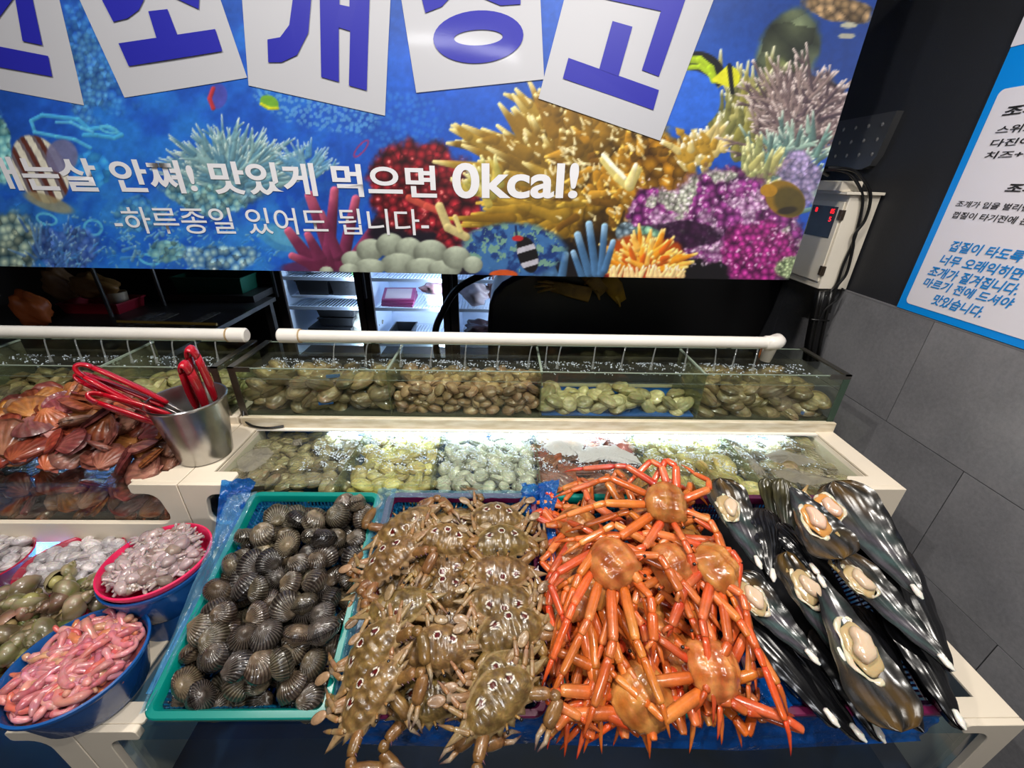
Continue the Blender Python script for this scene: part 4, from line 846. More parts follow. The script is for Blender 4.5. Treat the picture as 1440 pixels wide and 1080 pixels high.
# left kitchen: table, rack, trays
M_kt = mat('dull_steel', C(82, 80, 80), 0.4, 0.6); M_news = mat('newsprint', C(120, 115, 108), 0.8, col2=C(60, 58, 56), vscale=40)
TZ = 0.75
def on_t(x, y, z=TZ): return at_z(x, y, z)
pr_ = on_t(345, 440)
kt = thing('steel_table', 'dim steel kitchen table behind the left glass tank', 'table', (-2.0, 2.1, 0))
m = MB(); m.box(-3.0 + 0.05, pr_.x, 1.72, 2.75, TZ - 0.025, TZ); part('tabletop', m, M_kt, kt, 'auto', world=True)
for xx, yy in ((-2.9, 1.76), (pr_.x - 0.03, 1.76), (-2.9, 2.7), (pr_.x - 0.03, 2.7)): m = MB(); m.box(xx - 0.02, xx + 0.02, yy - 0.02, yy + 0.02, 0, TZ - 0.025); part('leg', m, M_kt, kt, False, world=True)
for i, (a, b_) in enumerate((((188, 458), (212, 440)), ((215, 457), (235, 441)), ((250, 462), (310, 440)))):
    p0, p1 = on_t(*a), on_t(*b_); m = MB(); m.box(min(p0.x, p1.x), max(p0.x, p1.x), min(p0.y, p1.y), max(p0.y, p1.y), TZ, TZ + 0.003)
    single('newspaper', m, M_news, ('left', 'middle', 'right')[i] + ' sheet of newspaper on the dim kitchen table', 'newspaper')
m = MB(); m.tube([on_t(165, 452, TZ + 0.012), on_t(305, 456, TZ + 0.012)], [0.007, 0.008], 8); single('bamboo_stick', m, mat('bamboo', C(175, 140, 60), 0.4), 'yellow bamboo stick lying across the newspapers', 'stick')
c = on_t(300, 422)
m = MB(); m.box(c.x - 0.26, c.x + 0.28, c.y - 0.04, c.y + 0.3, TZ, TZ + 0.04); single('cutting_board', m, M_kt, 'thick dark board under the green crate', 'board')
tub(c.x - 0.22, c.x + 0.2, c.y, c.y + 0.26, TZ + 0.041, 0.10, mat('dark_green', C(16, 84, 66), 0.4), 'dark green plastic crate on the kitchen table', 'crate', 'plastic_crate')
c = on_t(172, 434); b = MB(); r = 0.05; b.lathe([(0.001, 0), (r * 0.85, 0), (r, 0.1), (r - 0.005, 0.1), (r * 0.8, 0.006), (0.001, 0.006)], 20); single('cup', b, mat('cream_mug', C(200, 182, 155), 0.4), 'cream cup standing left of the green crate', 'cup', loc=(c.x, c.y, TZ))
c = on_t(128, 442)
tub(c.x - 0.16, c.x + 0.16, c.y, c.y + 0.2, TZ, 0.06, mat('red_tray', C(150, 25, 45), 0.4), 'dark red tray at the left of the kitchen table', 'tray', 'plastic_tray')
bag((c.x - 0.02, c.y + 0.1, TZ + 0.13), (0.12, 0.07, 0.07), mat('brown_goods', C(150, 110, 62), 0.4), 'heap of brown goods in the dark red tray', 11, 'food_heap', 'food')
bag((c.x - 0.24, c.y + 0.14, TZ + 0.12), (0.08, 0.06, 0.11), mat('tan_goods', C(120, 88, 58), 0.45), 'tall tan bundle beside the dark red tray', 13, 'food_bundle', 'food')
c = on_t(55, 458); bag((c.x, c.y, TZ + 0.08), (0.07, 0.06, 0.09), mat('orange_goods', C(180, 90, 40), 0.45), 'orange brown bundle at the far left of the table', 12, 'food_bundle', 'food')
for px, nm in ((158, 'left'), (232, 'right')):
    c = on_t(px, 446 if nm == 'left' else 430); m = MB(); m.tube([(c.x, c.y, TZ), (c.x, c.y, 1.9)], 0.01, 8); single('rack_post', m, M_kt, nm + ' steel post rising from the kitchen table', 'post')
m = MB(); m.box(-2.9, -1.62, 3.05, 3.55, 0, 0.9); m.box(-2.85, -1.65, 3.07, 3.5, 0.9, 1.5); m.box(-2.9, -1.62, 3.05, 3.55, 1.5, 1.53); single('dark_cabinet', m, mat('cabinet_dark', C(30, 28, 32), 0.5), 'dark cabinet far back on the left of the kitchen', 'cabinet')
# ================================================================== SHELLS
def sgnpow(v, p): return math.copysign(abs(v) ** p, v)
def ss1(a, b, x): t = min(1, max(0, (x - a) / (b - a))); return t * t * (3 - 2 * t)
def clam_mesh(name, L, W, T, m, base, dark, light, seed=0, ribs=0, ribh=0.0, rings=9, ringh=0.012, n=40, k=12, umb=(0.0, 0.40), ribcol=None, fan=False, open_=0.0, asym=0.08, rstr=0.3):
    """two valves grown from the umbo; colours and ribs follow the growth lines"""
    q = random.Random(seed); b = MB()
    ux, uy = umb[0] * L, umb[1] * W
    for side in (1, -1):
        vs = []; cs = []
        for i in range(k + 1):
            u = i / k
            for j in range(n):
                a = 2 * PI * j / n
                ox = L / 2 * sgnpow(math.cos(a), 0.92) * (1 + asym * math.sin(a) * math.cos(a)); oy = W / 2 * sgnpow(math.sin(a), 0.95)
                if fan: oy = W / 2 * math.sin(a) - 0.12 * W * max(0, math.sin(a)) * abs(math.cos(a)); ox = L / 2 * math.cos(a) * (1 - 0.35 * max(0, math.sin(a)))
                ang = math.atan2(oy - uy, ox - ux)
                if fan and ribs: r_ = 1 + 0.015 * math.cos(ribs * ang); ox *= r_; oy *= r_
                x, y = ux + (ox - ux) * u, uy + (oy - uy) * u
                r2 = min(1, (2 * x / L) ** 2 + (2 * y / W) ** 2); r2 = r2 if u < 1 else 1
                z = T / 2 * (1 - r2) ** 0.55 if u < 1 else 0
                z += T * 0.16 * math.exp(-(((x - ux) / (0.16 * L)) ** 2 + ((y - uy + 0.05 * W) / (0.14 * W)) ** 2)) * (1 if u < 1 else 0)
                rb = math.cos(ribs * ang) if ribs else 0
                if ribs and u < 1: z += ribh * rb * ss1(0.15, 0.6, u) * T
                if ringh and u < 1: z += ringh * T * math.sin(u * rings * 2 * PI)
                z *= (1 if side > 0 else 0.9)
                vs.append((x, y, side * (z + 0.0004)))
                g = 0.5 + 0.5 * math.sin(u * rings * 2 * PI + q.uniform(-0.5, 0.5) + 0.7 * math.sin(3 * ang))
                c = mix(mix(dark, base, 0.35 + 0.65 * g), light, max(0, 0.75 - u) * 0.9 + 0.25 * g * q.random())
                if ribcol: f1 = rstr * ss1(0.25, 0.6, u); c = mix(c, ribcol, max(0, rb) * f1); c = mix(c, tuple(t * 0.5 for t in dark), max(0, -rb) * f1 * 1.1)
                if u > 0.9: c = mix(c, dark, 0.5)
                cs.append(jit(c, 0.1))
        f = []
        for i in range(k):
            for j in range(n):
                a, b2, c2, d = i * n + j, i * n + (j + 1) % n, (i + 1) * n + (j + 1) % n, (i + 1) * n + j
                f.append((a, b2, c2, d) if side < 0 else (a, d, c2, b2))
        if side < 0 and open_: M_ = Matrix.Translation((0, uy, 0)) @ Matrix.Rotation(-open_, 4, 'X') @ Matrix.Translation((0, -uy, 0)); vs = [tuple(M_ @ Vector(p)) for p in vs]
        b.add(vs, f, cs)
    if fan:                                   # the two small ears at the hinge
        for sx in (1, -1): b.add([(0, 0.5 * W * 0.92, 0.001), (sx * 0.26 * L, 0.5 * W * 0.90, 0), (sx * 0.20 * L, 0.5 * W * 0.62, 0), (0, 0.30 * W, T * 0.3)], [(0, 1, 2, 3)], base)
    return b.mesh(name, m, True)
M_shell = vcmat('clam_shell', 0.32, 0.5, 0.3, 0.012, 0.35, 160, mott=0.25, mscale=50)
M_cock = vcmat('cockle_shell', 0.26, 0.7, 0.5, 0.01, 0.3, 200, mott=0.5, mscale=45)
M_scal = vcmat('scallop_shell', 0.42, 0.35, 0.34, 0.02, 0.6, 120, mott=0.35, mscale=40)
olive = (C(150, 132, 96), C(86, 72, 48), C(190, 174, 136))
tan = (C(172, 140, 104), C(104, 78, 56), C(206, 180, 142))
pale = (C(190, 182, 136), C(140, 132, 90), C(222, 216, 176))
yell = (C(196, 178, 104), C(140, 122, 62), C(226, 214, 150))
greyc = (C(186, 184, 168), C(134, 132, 116), C(222, 220, 206))
def clams(name, L, W, T, pal, n=4, **kw):
    return [clam_mesh(name, L * (1 + 0.06 * (i - 1)), W * (1 + 0.05 * ((i * 2) % 3 - 1)), T, M_shell, *pal, seed=i, **kw) for i in range(n)]
K_big = clams('surf_clam', 0.072, 0.056, 0.034, olive); K_small = clams('brown_clam', 0.042, 0.036, 0.022, tan, rings=6); K_pale = clams('pale_clam', 0.058, 0.046, 0.028, pale)
K_low = clams('manila_clam', 0.046, 0.036, 0.022, olive, rings=7); K_yel = clams('yellow_clam', 0.048, 0.038, 0.022, yell, rings=5); K_wht = clams('white_clam', 0.040, 0.033, 0.020, greyc, rings=5); K_yb = clams('golden_clam', 0.062, 0.046, 0.026, yell, rings=7); K_brn = clams('dark_clam', 0.062, 0.048, 0.028, olive, rings=8)
K_net = clams('grey_clam', 0.034, 0.027, 0.017, (C(205, 195, 195), C(150, 140, 140), C(232, 226, 226)), rings=4)
scp = [(C(150, 76, 44), C(92, 42, 28), C(184, 112, 64)), (C(126, 66, 56), C(80, 38, 36), C(160, 100, 84)), (C(168, 96, 46), C(108, 54, 26), C(200, 136, 76)), (C(140, 88, 74), C(88, 50, 44), C(178, 130, 108))]
K_scal = [clam_mesh('scallop', 0.072, 0.070, 0.020, M_scal, *scp[i % 4], seed=i, ribs=22, ribh=0.035, rstr=0.16, rings=4, ringh=0.01, n=88, k=8, umb=(0, 0.47), fan=True, ribcol=scp[i % 4][2], asym=0, open_=0.10 * (i % 3)) for i in range(6)]
K_cock = [clam_mesh('cockle', 0.050 * (1 + 0.05 * (i - 1)), 0.042, 0.034, M_cock, *p, seed=i, ribs=44, ribh=0.017, rstr=0.42, rings=3, ringh=0.01, n=220, k=12, umb=(0.04, 0.42), ribcol=rc, asym=0.1) for i, (p, rc) in enumerate((((C(63, 53, 46), C(24, 18, 17), C(110, 96, 80)), C(129, 120, 108)), ((C(82, 72, 56), C(29, 23, 19), C(129, 115, 91)), C(147, 139, 123)), ((C(44, 37, 35), C(17, 14, 14), C(89, 80, 72)), C(120, 113, 106)), ((C(72, 58, 46), C(29, 21, 18), C(120, 104, 82)), C(111, 101, 86))))]
def spot(label, u, v):
    row = 'front' if v < 0.34 else 'middle' if v < 0.67 else 'back'; c = 'left' if u < 0.34 else 'centre' if u < 0.67 else 'right'
    t = label + ', ' + row + ' ' + c; return t if len(t.split()) <= 16 else label
def pile(name, meshes, label, cat, group, region, zf, sp, layers, dz, tilt=0.5, jitter=0.32, sc=(0.85, 1.15), seed=1, edge=0.0, skip=0.0, slope=None, cap=300, inside=None):
    """countable shells: one object each, laid in loose layers over a surface zf(x, y)"""
    q = random.Random(seed); x0, x1, y0, y1 = region; n = 0; out = []
    for L in range(layers):
        ny = max(1, round((y1 - y0) / (sp * 0.85))); nx = max(1, round((x1 - x0) / sp))
        for iy in range(ny):
            for ix in range(nx):
                x = x0 + (ix + 0.5 + (0.5 if (iy + L) % 2 else 0) - 0.25 + q.uniform(-jitter, jitter)) * (x1 - x0) / nx; y = y0 + (iy + 0.5 + q.uniform(-jitter, jitter)) * (y1 - y0) / ny
                if q.random() < skip: continue
                x = min(max(x, x0 + edge), x1 - edge); y = min(max(y, y0 + edge), y1 - edge)
                if inside and not inside(x, y): continue
                z = zf(x, y) - (layers - 1 - L) * dz + q.uniform(-0.15, 0.15) * dz
                nrm = Vector((q.gauss(0, tilt), q.gauss(0, tilt), 1.0)); 
                if slope: nrm += Vector(slope)
                out.append((L, x, y, z, nrm, q.uniform(0, 6.28), q.uniform(*sc), q.randrange(len(meshes))))
    out = out[::-1][:cap]
    for (L, x, y, z, nrm, sp_, s_, k_) in out:
        o = link(name, meshes[k_]); o.matrix_world = frame((x, y, z), nrm, sp_, s_); tag(o, spot(label, (x - x0) / (x1 - x0), (y - y0) / (y1 - y0)), cat, group)
    return len(out)
g0, g1 = Y3 + 0.03, YK - 0.02
def hz(base, amp, f=30, s=0): return lambda x, y: base + amp * math.sin(x * f + s) * math.cos(y * f * 0.8 + s)
lab = 'shellfish under water'
pile('surf_clam', K_big, 'large olive clam in the left compartment of the right glass tank', 'clam', 'large clams in the left compartment', (-0.685, -0.305, g0 - 0.012, g1), hz(0.985, 0.006), 0.052, 4, 0.022, 0.45, seed=1, edge=0.018)
pile('brown_clam', K_small, 'small brown clam in the second compartment of the right glass tank', 'clam', 'small brown clams in the second compartment', (-0.29, 0.098, g0 - 0.016, g1 - 0.01), hz(0.978, 0.005), 0.033, 4, 0.019, 0.5, seed=2, edge=0.012)
pile('pale_clam', K_pale, 'pale greenish clam over the blue sheet in the third compartment', 'clam', 'pale clams in the third compartment', (0.112, 0.528, g0 - 0.012, g1 - 0.05), lambda x, y: 0.945 + 0.01 * math.sin(x * 22), 0.047, 2, 0.02, 0.4, seed=3, edge=0.015, skip=0.2)
pile('surf_clam', K_big, 'large brown clam in the right compartment of the right glass tank', 'clam', 'large clams in the right compartment', (0.545, 0.905, g0 - 0.012, g1), lambda x, y: 0.985 - 0.035 * max(0, x - 0.8) / 0.1, 0.052, 4, 0.022, 0.45, seed=4, edge=0.018)
m = MB(); m.box(0.11, 0.53, Y3 + 0.01, YK - 0.01, Z3 + 0.004, Z3 + 0.007); single('blue_sheet', m, M_bluebase, 'blue plastic sheet under the pale clams of the third compartment', 'sheet', smooth=False)
for k, (x, y, z) in enumerate(((-0.47, 0.99, 0.945), (-0.46, 1.04, 1.0), (0.845, 0.992, 0.93))):
    m = MB(); m.box(-0.018, 0.018, -0.003, 0.003, -0.004, 0.004, M=Matrix.Rotation(0.25, 4, 'Z')); single('blue_tag', m, M_bluebase, ('blue plastic tag low between the clams at the front glass', 'blue plastic tag on top of the large clams', 'blue plastic scrap at the bottom of the right compartment')[k], 'tag', loc=(x, y, z))
pile('pale_clam', K_pale, 'grey brown clam in the left glass tank behind the tongs', 'clam', 'clams in the left glass tank', (-1.015, -0.735, g0 - 0.012, g1), hz(0.955, 0.006), 0.045, 3, 0.02, 0.45, seed=5, edge=0.015)
pile('tan_clam', K_low, 'tan clam in the middle compartment of the left glass tank', 'clam', 'clams in the middle of the left glass tank', (-1.39, -1.03, g0 - 0.012, g1), hz(0.955, 0.006), 0.042, 3, 0.02, 0.45, seed=6, edge=0.015)
# lower tank, six compartments
yl0, yl1 = Y2 + 0.03, 1.0
dv = [(-0.36, -0.372), (-0.16, -0.158), (0.09, 0.09), (0.352, 0.352), (0.606, 0.606)]
for i, (xa, xb) in enumerate(dv):
    m = MB(); v = [(xb - 0.0015, yl0 - 0.01, 0.74), (xb + 0.0015, yl0 - 0.01, 0.74), (xa + 0.0015, 1.029, 0.74), (xa - 0.0015, 1.029, 0.74)]; v += [(a, b_, 0.874) for a, b_, c in v]
    m.add(v, [(0, 3, 2, 1), (4, 5, 6, 7), (0, 1, 5, 4), (2, 3, 7, 6), (1, 2, 6, 5), (3, 0, 4, 7)]); single('glass_partition', m, M_divider, ('first', 'second', 'third', 'fourth', 'fifth')[i] + ' glass partition from the left in the lower tank', 'partition', smooth=False)
zl = 0.845
cp = [(-0.64, -0.372, K_low, 'manila_clam', 'olive clam at the left end of the lower tank', 0.036, 0.0), (-0.352, -0.165, K_yel, 'yellow_clam', 'cream yellow clam in the second lower compartment', 0.036, 0.06), (-0.15, 0.082, K_wht, 'white_clam', 'small pale clam in the third lower compartment', 0.031, 0.03),
      (0.098, 0.344, K_scal, 'scallop', 'red brown scallop behind the orange crabs in the lower tank', 0.05, 0.0), (0.36, 0.598, K_yb, 'golden_clam', 'golden yellow clam in the fifth lower compartment', 0.044, 0.0), (0.614, 0.855, K_brn, 'dark_clam', 'brown clam at the right end of the lower tank', 0.046, 0.0)]
for i, (xa, xb, K, nm, lb, sp, sk) in enumerate(cp):
    pile(nm, K, lb, 'scallop' if nm == 'scallop' else 'clam', nm.replace('_', ' ') + 's in the lower tank', (xa, xb, yl0, yl1), hz(zl, 0.006, 26, i), sp, 2, 0.02, 0.42, seed=20 + i, edge=0.01, skip=sk)
# filler bed below so that no gap shows the floor
for i, (xa, xb) in enumerate(((-0.64, -0.372), (-0.352, -0.165), (-0.15, 0.082), (0.098, 0.344), (0.36, 0.598), (0.614, 0.855))):
    m = MB(); m.box(xa - 0.01, xb + 0.01, yl0 - 0.008, 1.02, 0.737, 0.80); single('blue_sheet', m, M_bluebase, ('blue bed sheet below the olive clams', 'blue bed sheet below the cream yellow clams', 'blue bed sheet below the small pale clams', 'blue bed sheet below the red scallops', 'blue bed sheet below the golden clams', 'blue bed sheet below the brown clams')[i], 'sheet', smooth=False)
# foam on the water
def foam(px, label, m, z=0.8695, seed=0):
    q = random.Random(seed); ctr = [sum(p[i] for p in px) / len(px) for i in (0, 1)]; n = 60; pts = []
    for k in range(n):
        t = k / n * len(px); i = int(t) % len(px); f_ = t - int(t); a, b_ = px[i], px[(i + 1) % len(px)]; x = a[0] + (b_[0] - a[0]) * f_; y = a[1] + (b_[1] - a[1]) * f_
        pts.append(at_z(x + q.uniform(-1.2, 1.2), y + q.uniform(-0.8, 0.8), z))
    c = at_z(ctr[0], ctr[1], z); b = MB(); vs = [c + Vector((0, 0, 0.006))]; R_ = 5
    for r_ in range(1, R_ + 1):
        for p in pts: t = r_ / R_; vs.append(c + (p - c) * t + Vector((0, 0, 0.006 * (1 - t ** 3) + (q.uniform(0, 0.0015) if t < 1 else 0))))
    f = [(0, 1 + (k + 1) % n, 1 + k) for k in range(n)][::1]; f = [(0, 1 + k, 1 + (k + 1) % n) for k in range(n)]
    for r_ in range(R_ - 1):
        for k in range(n): f.append((1 + r_ * n + k, 1 + (r_ + 1) * n + k, 1 + (r_ + 1) * n + (k + 1) % n, 1 + r_ * n + (k + 1) % n))
    b.add(vs, f); o = single('foam_patch', b, m, label, 'foam', smooth=True); o['kind'] = 'stuff'
foam([(764, 628), (775, 615), (800, 612), (822, 622), (818, 640), (800, 640), (780, 640)], 'white foam patch on the water above the red scallops, left one', M_foam, seed=1)
foam([(812, 636), (830, 628), (865, 626), (890, 638), (903, 652), (880, 652), (850, 646), (830, 650), (815, 650)], 'white foam patch on the water above the red scallops, right one', M_foam, seed=2)
foam([(333, 648), (350, 634), (375, 628), (385, 636), (372, 652), (350, 664), (336, 662)], 'grey foam patch at the left end of the lower tank', M_foamdull, seed=3)
foam([(412, 620), (424, 618), (424, 626), (412, 626)], 'small ring of foam near the left end of the lower tank', M_foamdull, seed=4)
foam([(1075, 640), (1095, 632), (1130, 640), (1150, 650), (1120, 655), (1090, 650)], 'upper grey foam patch at the right end of the lower tank', M_foamdull, seed=5)
foam([(1085, 662), (1110, 658), (1150, 668), (1180, 676), (1140, 682), (1100, 676)], 'lower grey foam patch at the right end of the lower tank', M_foamdull, seed=6)
foam([(1050, 640), (1062, 648), (1078, 668), (1068, 668), (1055, 655)], 'narrow foam streak beside the fifth partition', M_foamdull, seed=7)
def ico(r, p):
    t = 1.618; s = r / 1.9; V_ = [(-1, t, 0), (1, t, 0), (-1, -t, 0), (1, -t, 0), (0, -1, t), (0, 1, t), (0, -1, -t), (0, 1, -t), (t, 0, -1), (t, 0, 1), (-t, 0, -1), (-t, 0, 1)]
    F_ = [(0, 11, 5), (0, 5, 1), (0, 1, 7), (0, 7, 10), (0, 10, 11), (1, 5, 9), (5, 11, 4), (11, 10, 2), (10, 7, 6), (7, 1, 8), (3, 9, 4), (3, 4, 2), (3, 2, 6), (3, 6, 8), (3, 8, 9), (4, 9, 5), (2, 4, 11), (6, 2, 10), (8, 6, 7), (9, 8, 1)]
    return [(p[0] + a * s, p[1] + b_ * s, p[2] + c * s * 0.7) for a, b_, c in V_], F_
def bubbles(name, n, fn, label, seed):
    q = random.Random(seed); b = MB()
    for _ in range(n):
        x, y, z = fn(q); v, f = ico(q.uniform(0.0007, 0.0022) * (1.5 if q.random() < 0.1 else 1), (x, y, z)); b.add(v, f)
    o = single(name, b, M_bubble_glint, label, 'bubbles', smooth=True); o['kind'] = 'stuff'
def churn(x0, x1, ya, yb, z):
    def fn(q):
        while True:
            x = q.uniform(x0, x1); t = q.random() ** 1.8; y = yb - (yb - ya) * t
            if math.sin(x * 37) * math.sin(x * 91 + y * 70) + math.sin(y * 160 + x * 40) * 0.5 > -0.35 + 0.5 * t: return x, y, z + q.uniform(0, 0.0015)
    return fn
bubbles('bubble_and_glint_beads', 8000, churn(-0.48, 0.64, 0.80, 0.975, 0.8685), 'white beads standing for LED glitter on the water under the trim', 1)  # pale beads added to imitate the sparkle of LED light on the ripples
bubbles('bubble_and_glint_beads', 500, churn(0.62, 0.80, 0.80, 0.97, 0.8685), 'scattered white beads standing for glitter at the right end of the lower tank', 2)  # more beads imitating light glitter, sparser here
bubbles('bubble_and_glint_beads', 1500, churn(-0.66, 0.88, 1.03, 1.12, 1.0165), 'small bubbles under the water jets of the right glass tank', 3)
bubbles('bubble_and_glint_beads', 500, churn(-1.6, -0.76, 1.04, 1.12, 1.0165), 'small bubbles under the water jets of the left glass tank', 4)
# red scallops heaped in the left tank
def heap(x, y): return 0.875 + 0.115 * math.exp(-(((x + 1.03) / 0.24) ** 2)) * max(0, 1 - ((y - 0.89) / 0.19) ** 2)
nS = 0
for L, (sp, dzz, tl) in enumerate(((0.047, 0.0, 0.55), (0.047, -0.024, 0.5))):
    pile('red_scallop', K_scal, 'orange brown scallop heaped at the left above the dark red tank', 'scallop', 'scallops heaped on the left', (-1.40, -0.765, 0.752, 0.97), lambda x, y: heap(x, y) + 0.012 + dzz, sp, 1, 0.02, tl, seed=50 + L, edge=0.0, slope=(0, -0.35, 0), sc=(0.85, 1.2), inside=lambda x, y: x > -1.22 - 0.8 * (0.97 - y))
pile('red_scallop', K_scal, 'dark red scallop behind the front window of the left tank', 'scallop', 'scallops behind the left window', (-1.42, -0.76, 0.755, 0.79), lambda x, y: 0.848, 0.05, 4, 0.028, 0.8, seed=55, slope=(0, -0.6, 0), edge=0.01)
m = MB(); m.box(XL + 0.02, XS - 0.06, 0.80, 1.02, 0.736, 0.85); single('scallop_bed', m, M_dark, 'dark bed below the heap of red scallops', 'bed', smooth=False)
pile('grey_clam', K_wht, 'pale clam under the light at the far left of the lower tank', 'clam', 'pale clams at the far left', (-1.7, -1.26, 0.80, 0.965), lambda x, y: 0.885, 0.04, 2, 0.02, 0.5, seed=57, inside=lambda x, y: x < -1.2 - 0.8 * (0.97 - y))
# ================================================================== BASKETS
def smat(x, y, h=0.0): return Vector((x, y, 0.75 + (y - 0.35) * SL)) + SN * h
BM = Matrix(((1, 0, 0, 0), (0, SN.z, -SL * SN.z, 0), (0, SL * SN.z, SN.z, 0), (0, 0, 0, 1)))
BM = Matrix.Rotation(math.atan(SL), 4, 'X')
M_teal = mat('teal_plastic', C(0, 128, 118), 0.3, var=0.06, vscale=6, coat=0.4); M_purple = mat('purple_plastic', C(96, 22, 62), 0.3, var=0.08, vscale=6, coat=0.4); M_bl = mat('blue_lattice', C(8, 90, 130), 0.35, coat=0.3); M_navy = mat('dark_purple', C(45, 16, 50), 0.35)
def basket(x0, x1, ln, m, ml, label, depth=0.066):
    T = thing('plastic_basket', label, 'basket', M=Matrix.Translation((0, 0.35, 0.75)) @ BM)
    def rr(e, r, n=5):
        pts = []
        for cx, cy, a0 in ((x1 - r, r, -90), (x1 - r, ln - r, 0), (x0 + r, ln - r, 90), (x0 + r, r, 180)):
            for k in range(n + 1): a = R(a0 + 90 * k / n); pts.append((cx + (r + e) * math.cos(a), cy + (r + e) * math.sin(a)))
        return pts
    o, i_, w_ = rr(0, 0.022), rr(-0.013, 0.022), rr(-0.001, 0.022)
    n = len(o); b = MB()
    rings = [[(p[0], p[1], -0.016) for p in o], [(p[0], p[1], -0.002) for p in o], [(p[0], p[1], 0) for p in rr(-0.002, 0.022)], [(p[0], p[1], 0) for p in rr(-0.011, 0.022)], [(p[0], p[1], -0.003) for p in i_], [(p[0], p[1], -0.016) for p in rr(-0.016, 0.024)]]
    vs = [p for r_ in rings for p in r_]; f = []
    for r_ in range(len(rings) - 1):
        for k in range(n): f.append((r_ * n + k, r_ * n + (k + 1) % n, (r_ + 1) * n + (k + 1) % n, (r_ + 1) * n + k))
    b.add(vs, f); part('rim', b, m, T)
    b = MB(); N = int(2 * (ln + x1 - x0) / 0.0085)
    base = rr(-0.030, 0.026, 5)
    def along(P_, t):
        Ls = [math.dist(P_[k], P_[(k + 1) % len(P_)]) for k in range(len(P_))]; tot = sum(Ls); d = t * tot
        for k, L in enumerate(Ls):
            if d <= L: a, c = P_[k], P_[(k + 1) % len(P_)]; return (a[0] + (c[0] - a[0]) * d / L, a[1] + (c[1] - a[1]) * d / L)
            d -= L
        return P_[0]
    ti = rr(-0.016, 0.024)
    for k in range(N):
        a, c = along(ti, k / N), along(base, k / N); b.tube([(a[0], a[1], -0.016), (c[0], c[1], -depth)], 0.0019, 4, cap=False)
    for zz, e in ((-0.03, 0.25), (-0.045, 0.55), (-depth, 1.0)):
        b.tube([(p[0] * (1 - e) + q_[0] * e, p[1] * (1 - e) + q_[1] * e, zz) for p, q_ in zip(ti, base)], 0.0022, 4, closed=True)
    part('lattice_wall', b, ml, T, kind='stuff')
    b = MB()
    for k in range(int((x1 - x0 - 0.05) / 0.009)): xx = x0 + 0.03 + k * 0.009; b.box(xx - 0.0022, xx + 0.0022, 0.03, ln - 0.03, -depth - 0.002, -depth)
    for k in range(int((ln - 0.05) / 0.012)): yy = 0.03 + k * 0.012; b.box(x0 + 0.03, x1 - 0.03, yy - 0.0022, yy + 0.0022, -depth - 0.004, -depth - 0.002)
    part('lattice_floor', b, ml, T, smooth=False, kind='stuff')
    return T
LN = 0.395
basket(-0.545, -0.262, LN, M_teal, M_bl, 'teal basket full of dark ribbed cockles')
basket(-0.250, 0.078, LN, M_purple, M_bl, 'dark purple basket under the brown spotted crabs')
basket(0.096, 0.392, LN, M_teal, M_bl, 'teal basket under the pile of orange crabs')
basket(0.408, 0.735, LN, M_purple, M_navy, 'dark purple basket buried under the black pen shells')
m = MB(); m.box(0.44, 0.70, 0.03, 0.365, -0.064, -0.06, M=Matrix.Translation((0, 0.35, 0.75)) @ BM); single('shade_sheet', m, M_black, 'black sheet standing for the shade under the pen shells', 'sheet', smooth=False)  # added dark sheet: stands for the shade in the gaps between the shells
for k, (xa, xb) in enumerate(((-0.53, 0.73),)):
    m = MB(); m.box(-0.64, 0.855, 0, 0.006, -0.16, -0.1, M=Matrix.Identity(4))
# slatted rest that carries the baskets on the step
T = thing('basket_rest', 'pale blue board that carries the sloping baskets', 'board', M=Matrix.Translation((0, 0.35, 0.75)) @ BM)
M_rest = clearmat('blue_acrylic', (0.35, 0.65, 0.9), 1.45, 0.1, opac=0.35, milk=C(90, 170, 225))
m = MB(); m.box(-0.60, 0.80, 0.045, 0.385, -0.078, -0.0705); part('sloping_board', m, M_rest, T, 'auto')
# film sheets of blue and clear plastic around and between the baskets
def film(name, pts, m, label, seed=0, amp=0.006, n=18, mm=10):
    """crumpled sheet spanned between two edges given as lists of points"""
    A_, B_ = pts; q = random.Random(seed); ph = [q.uniform(0, 6.28) for _ in range(8)]
    def L_(P_, t):
        t *= len(P_) - 1; i = min(int(t), len(P_) - 2); return Vector(P_[i]).lerp(Vector(P_[i + 1]), t - i)
    b = MB(); vs = []
    for i in range(n + 1):
        for j in range(mm + 1):
            s, t = i / n, j / mm; p = L_(A_, s).lerp(L_(B_, s), t)
            d = amp * (math.sin(s * 23 + ph[0] + 3 * t) * 0.5 + math.sin(s * 41 + ph[1] - 7 * t) * 0.3 + math.sin(t * 17 + s * 9 + ph[2]) * 0.4 + q.uniform(-0.25, 0.25))
            vs.append(p + Vector((0.4, -0.3, 0.85)) * d)
    f = [(i * (mm + 1) + j, (i + 1) * (mm + 1) + j, (i + 1) * (mm + 1) + j + 1, i * (mm + 1) + j + 1) for i in range(n) for j in range(mm)]
    b.add(vs, f); return single(name, b, m, label, 'plastic film', smooth=True)
def sp(x, y, h=0.0): return smat(x, y, h)
film('plastic_film', ([sp(-0.575, 0.70, 0.02), sp(-0.572, 0.55, -0.005), sp(-0.56, 0.36, -0.02)], [sp(-0.525, 0.72, 0.012), sp(-0.53, 0.55, 0.005), sp(-0.535, 0.36, 0.004)]), M_film_clear, 'clear film folded over the left rim of the cockle basket', 1, n=40)
film('plastic_film', ([sp(-0.60, 0.735, 0.03), sp(-0.60, 0.69, 0.0), sp(-0.59, 0.62, -0.04)], [sp(-0.54, 0.745, 0.01), sp(-0.54, 0.69, 0.006), sp(-0.545, 0.62, 0.002)]), M_film_blue, 'blue film bunched at the back left corner of the cockle basket', 2, 0.012, n=24)
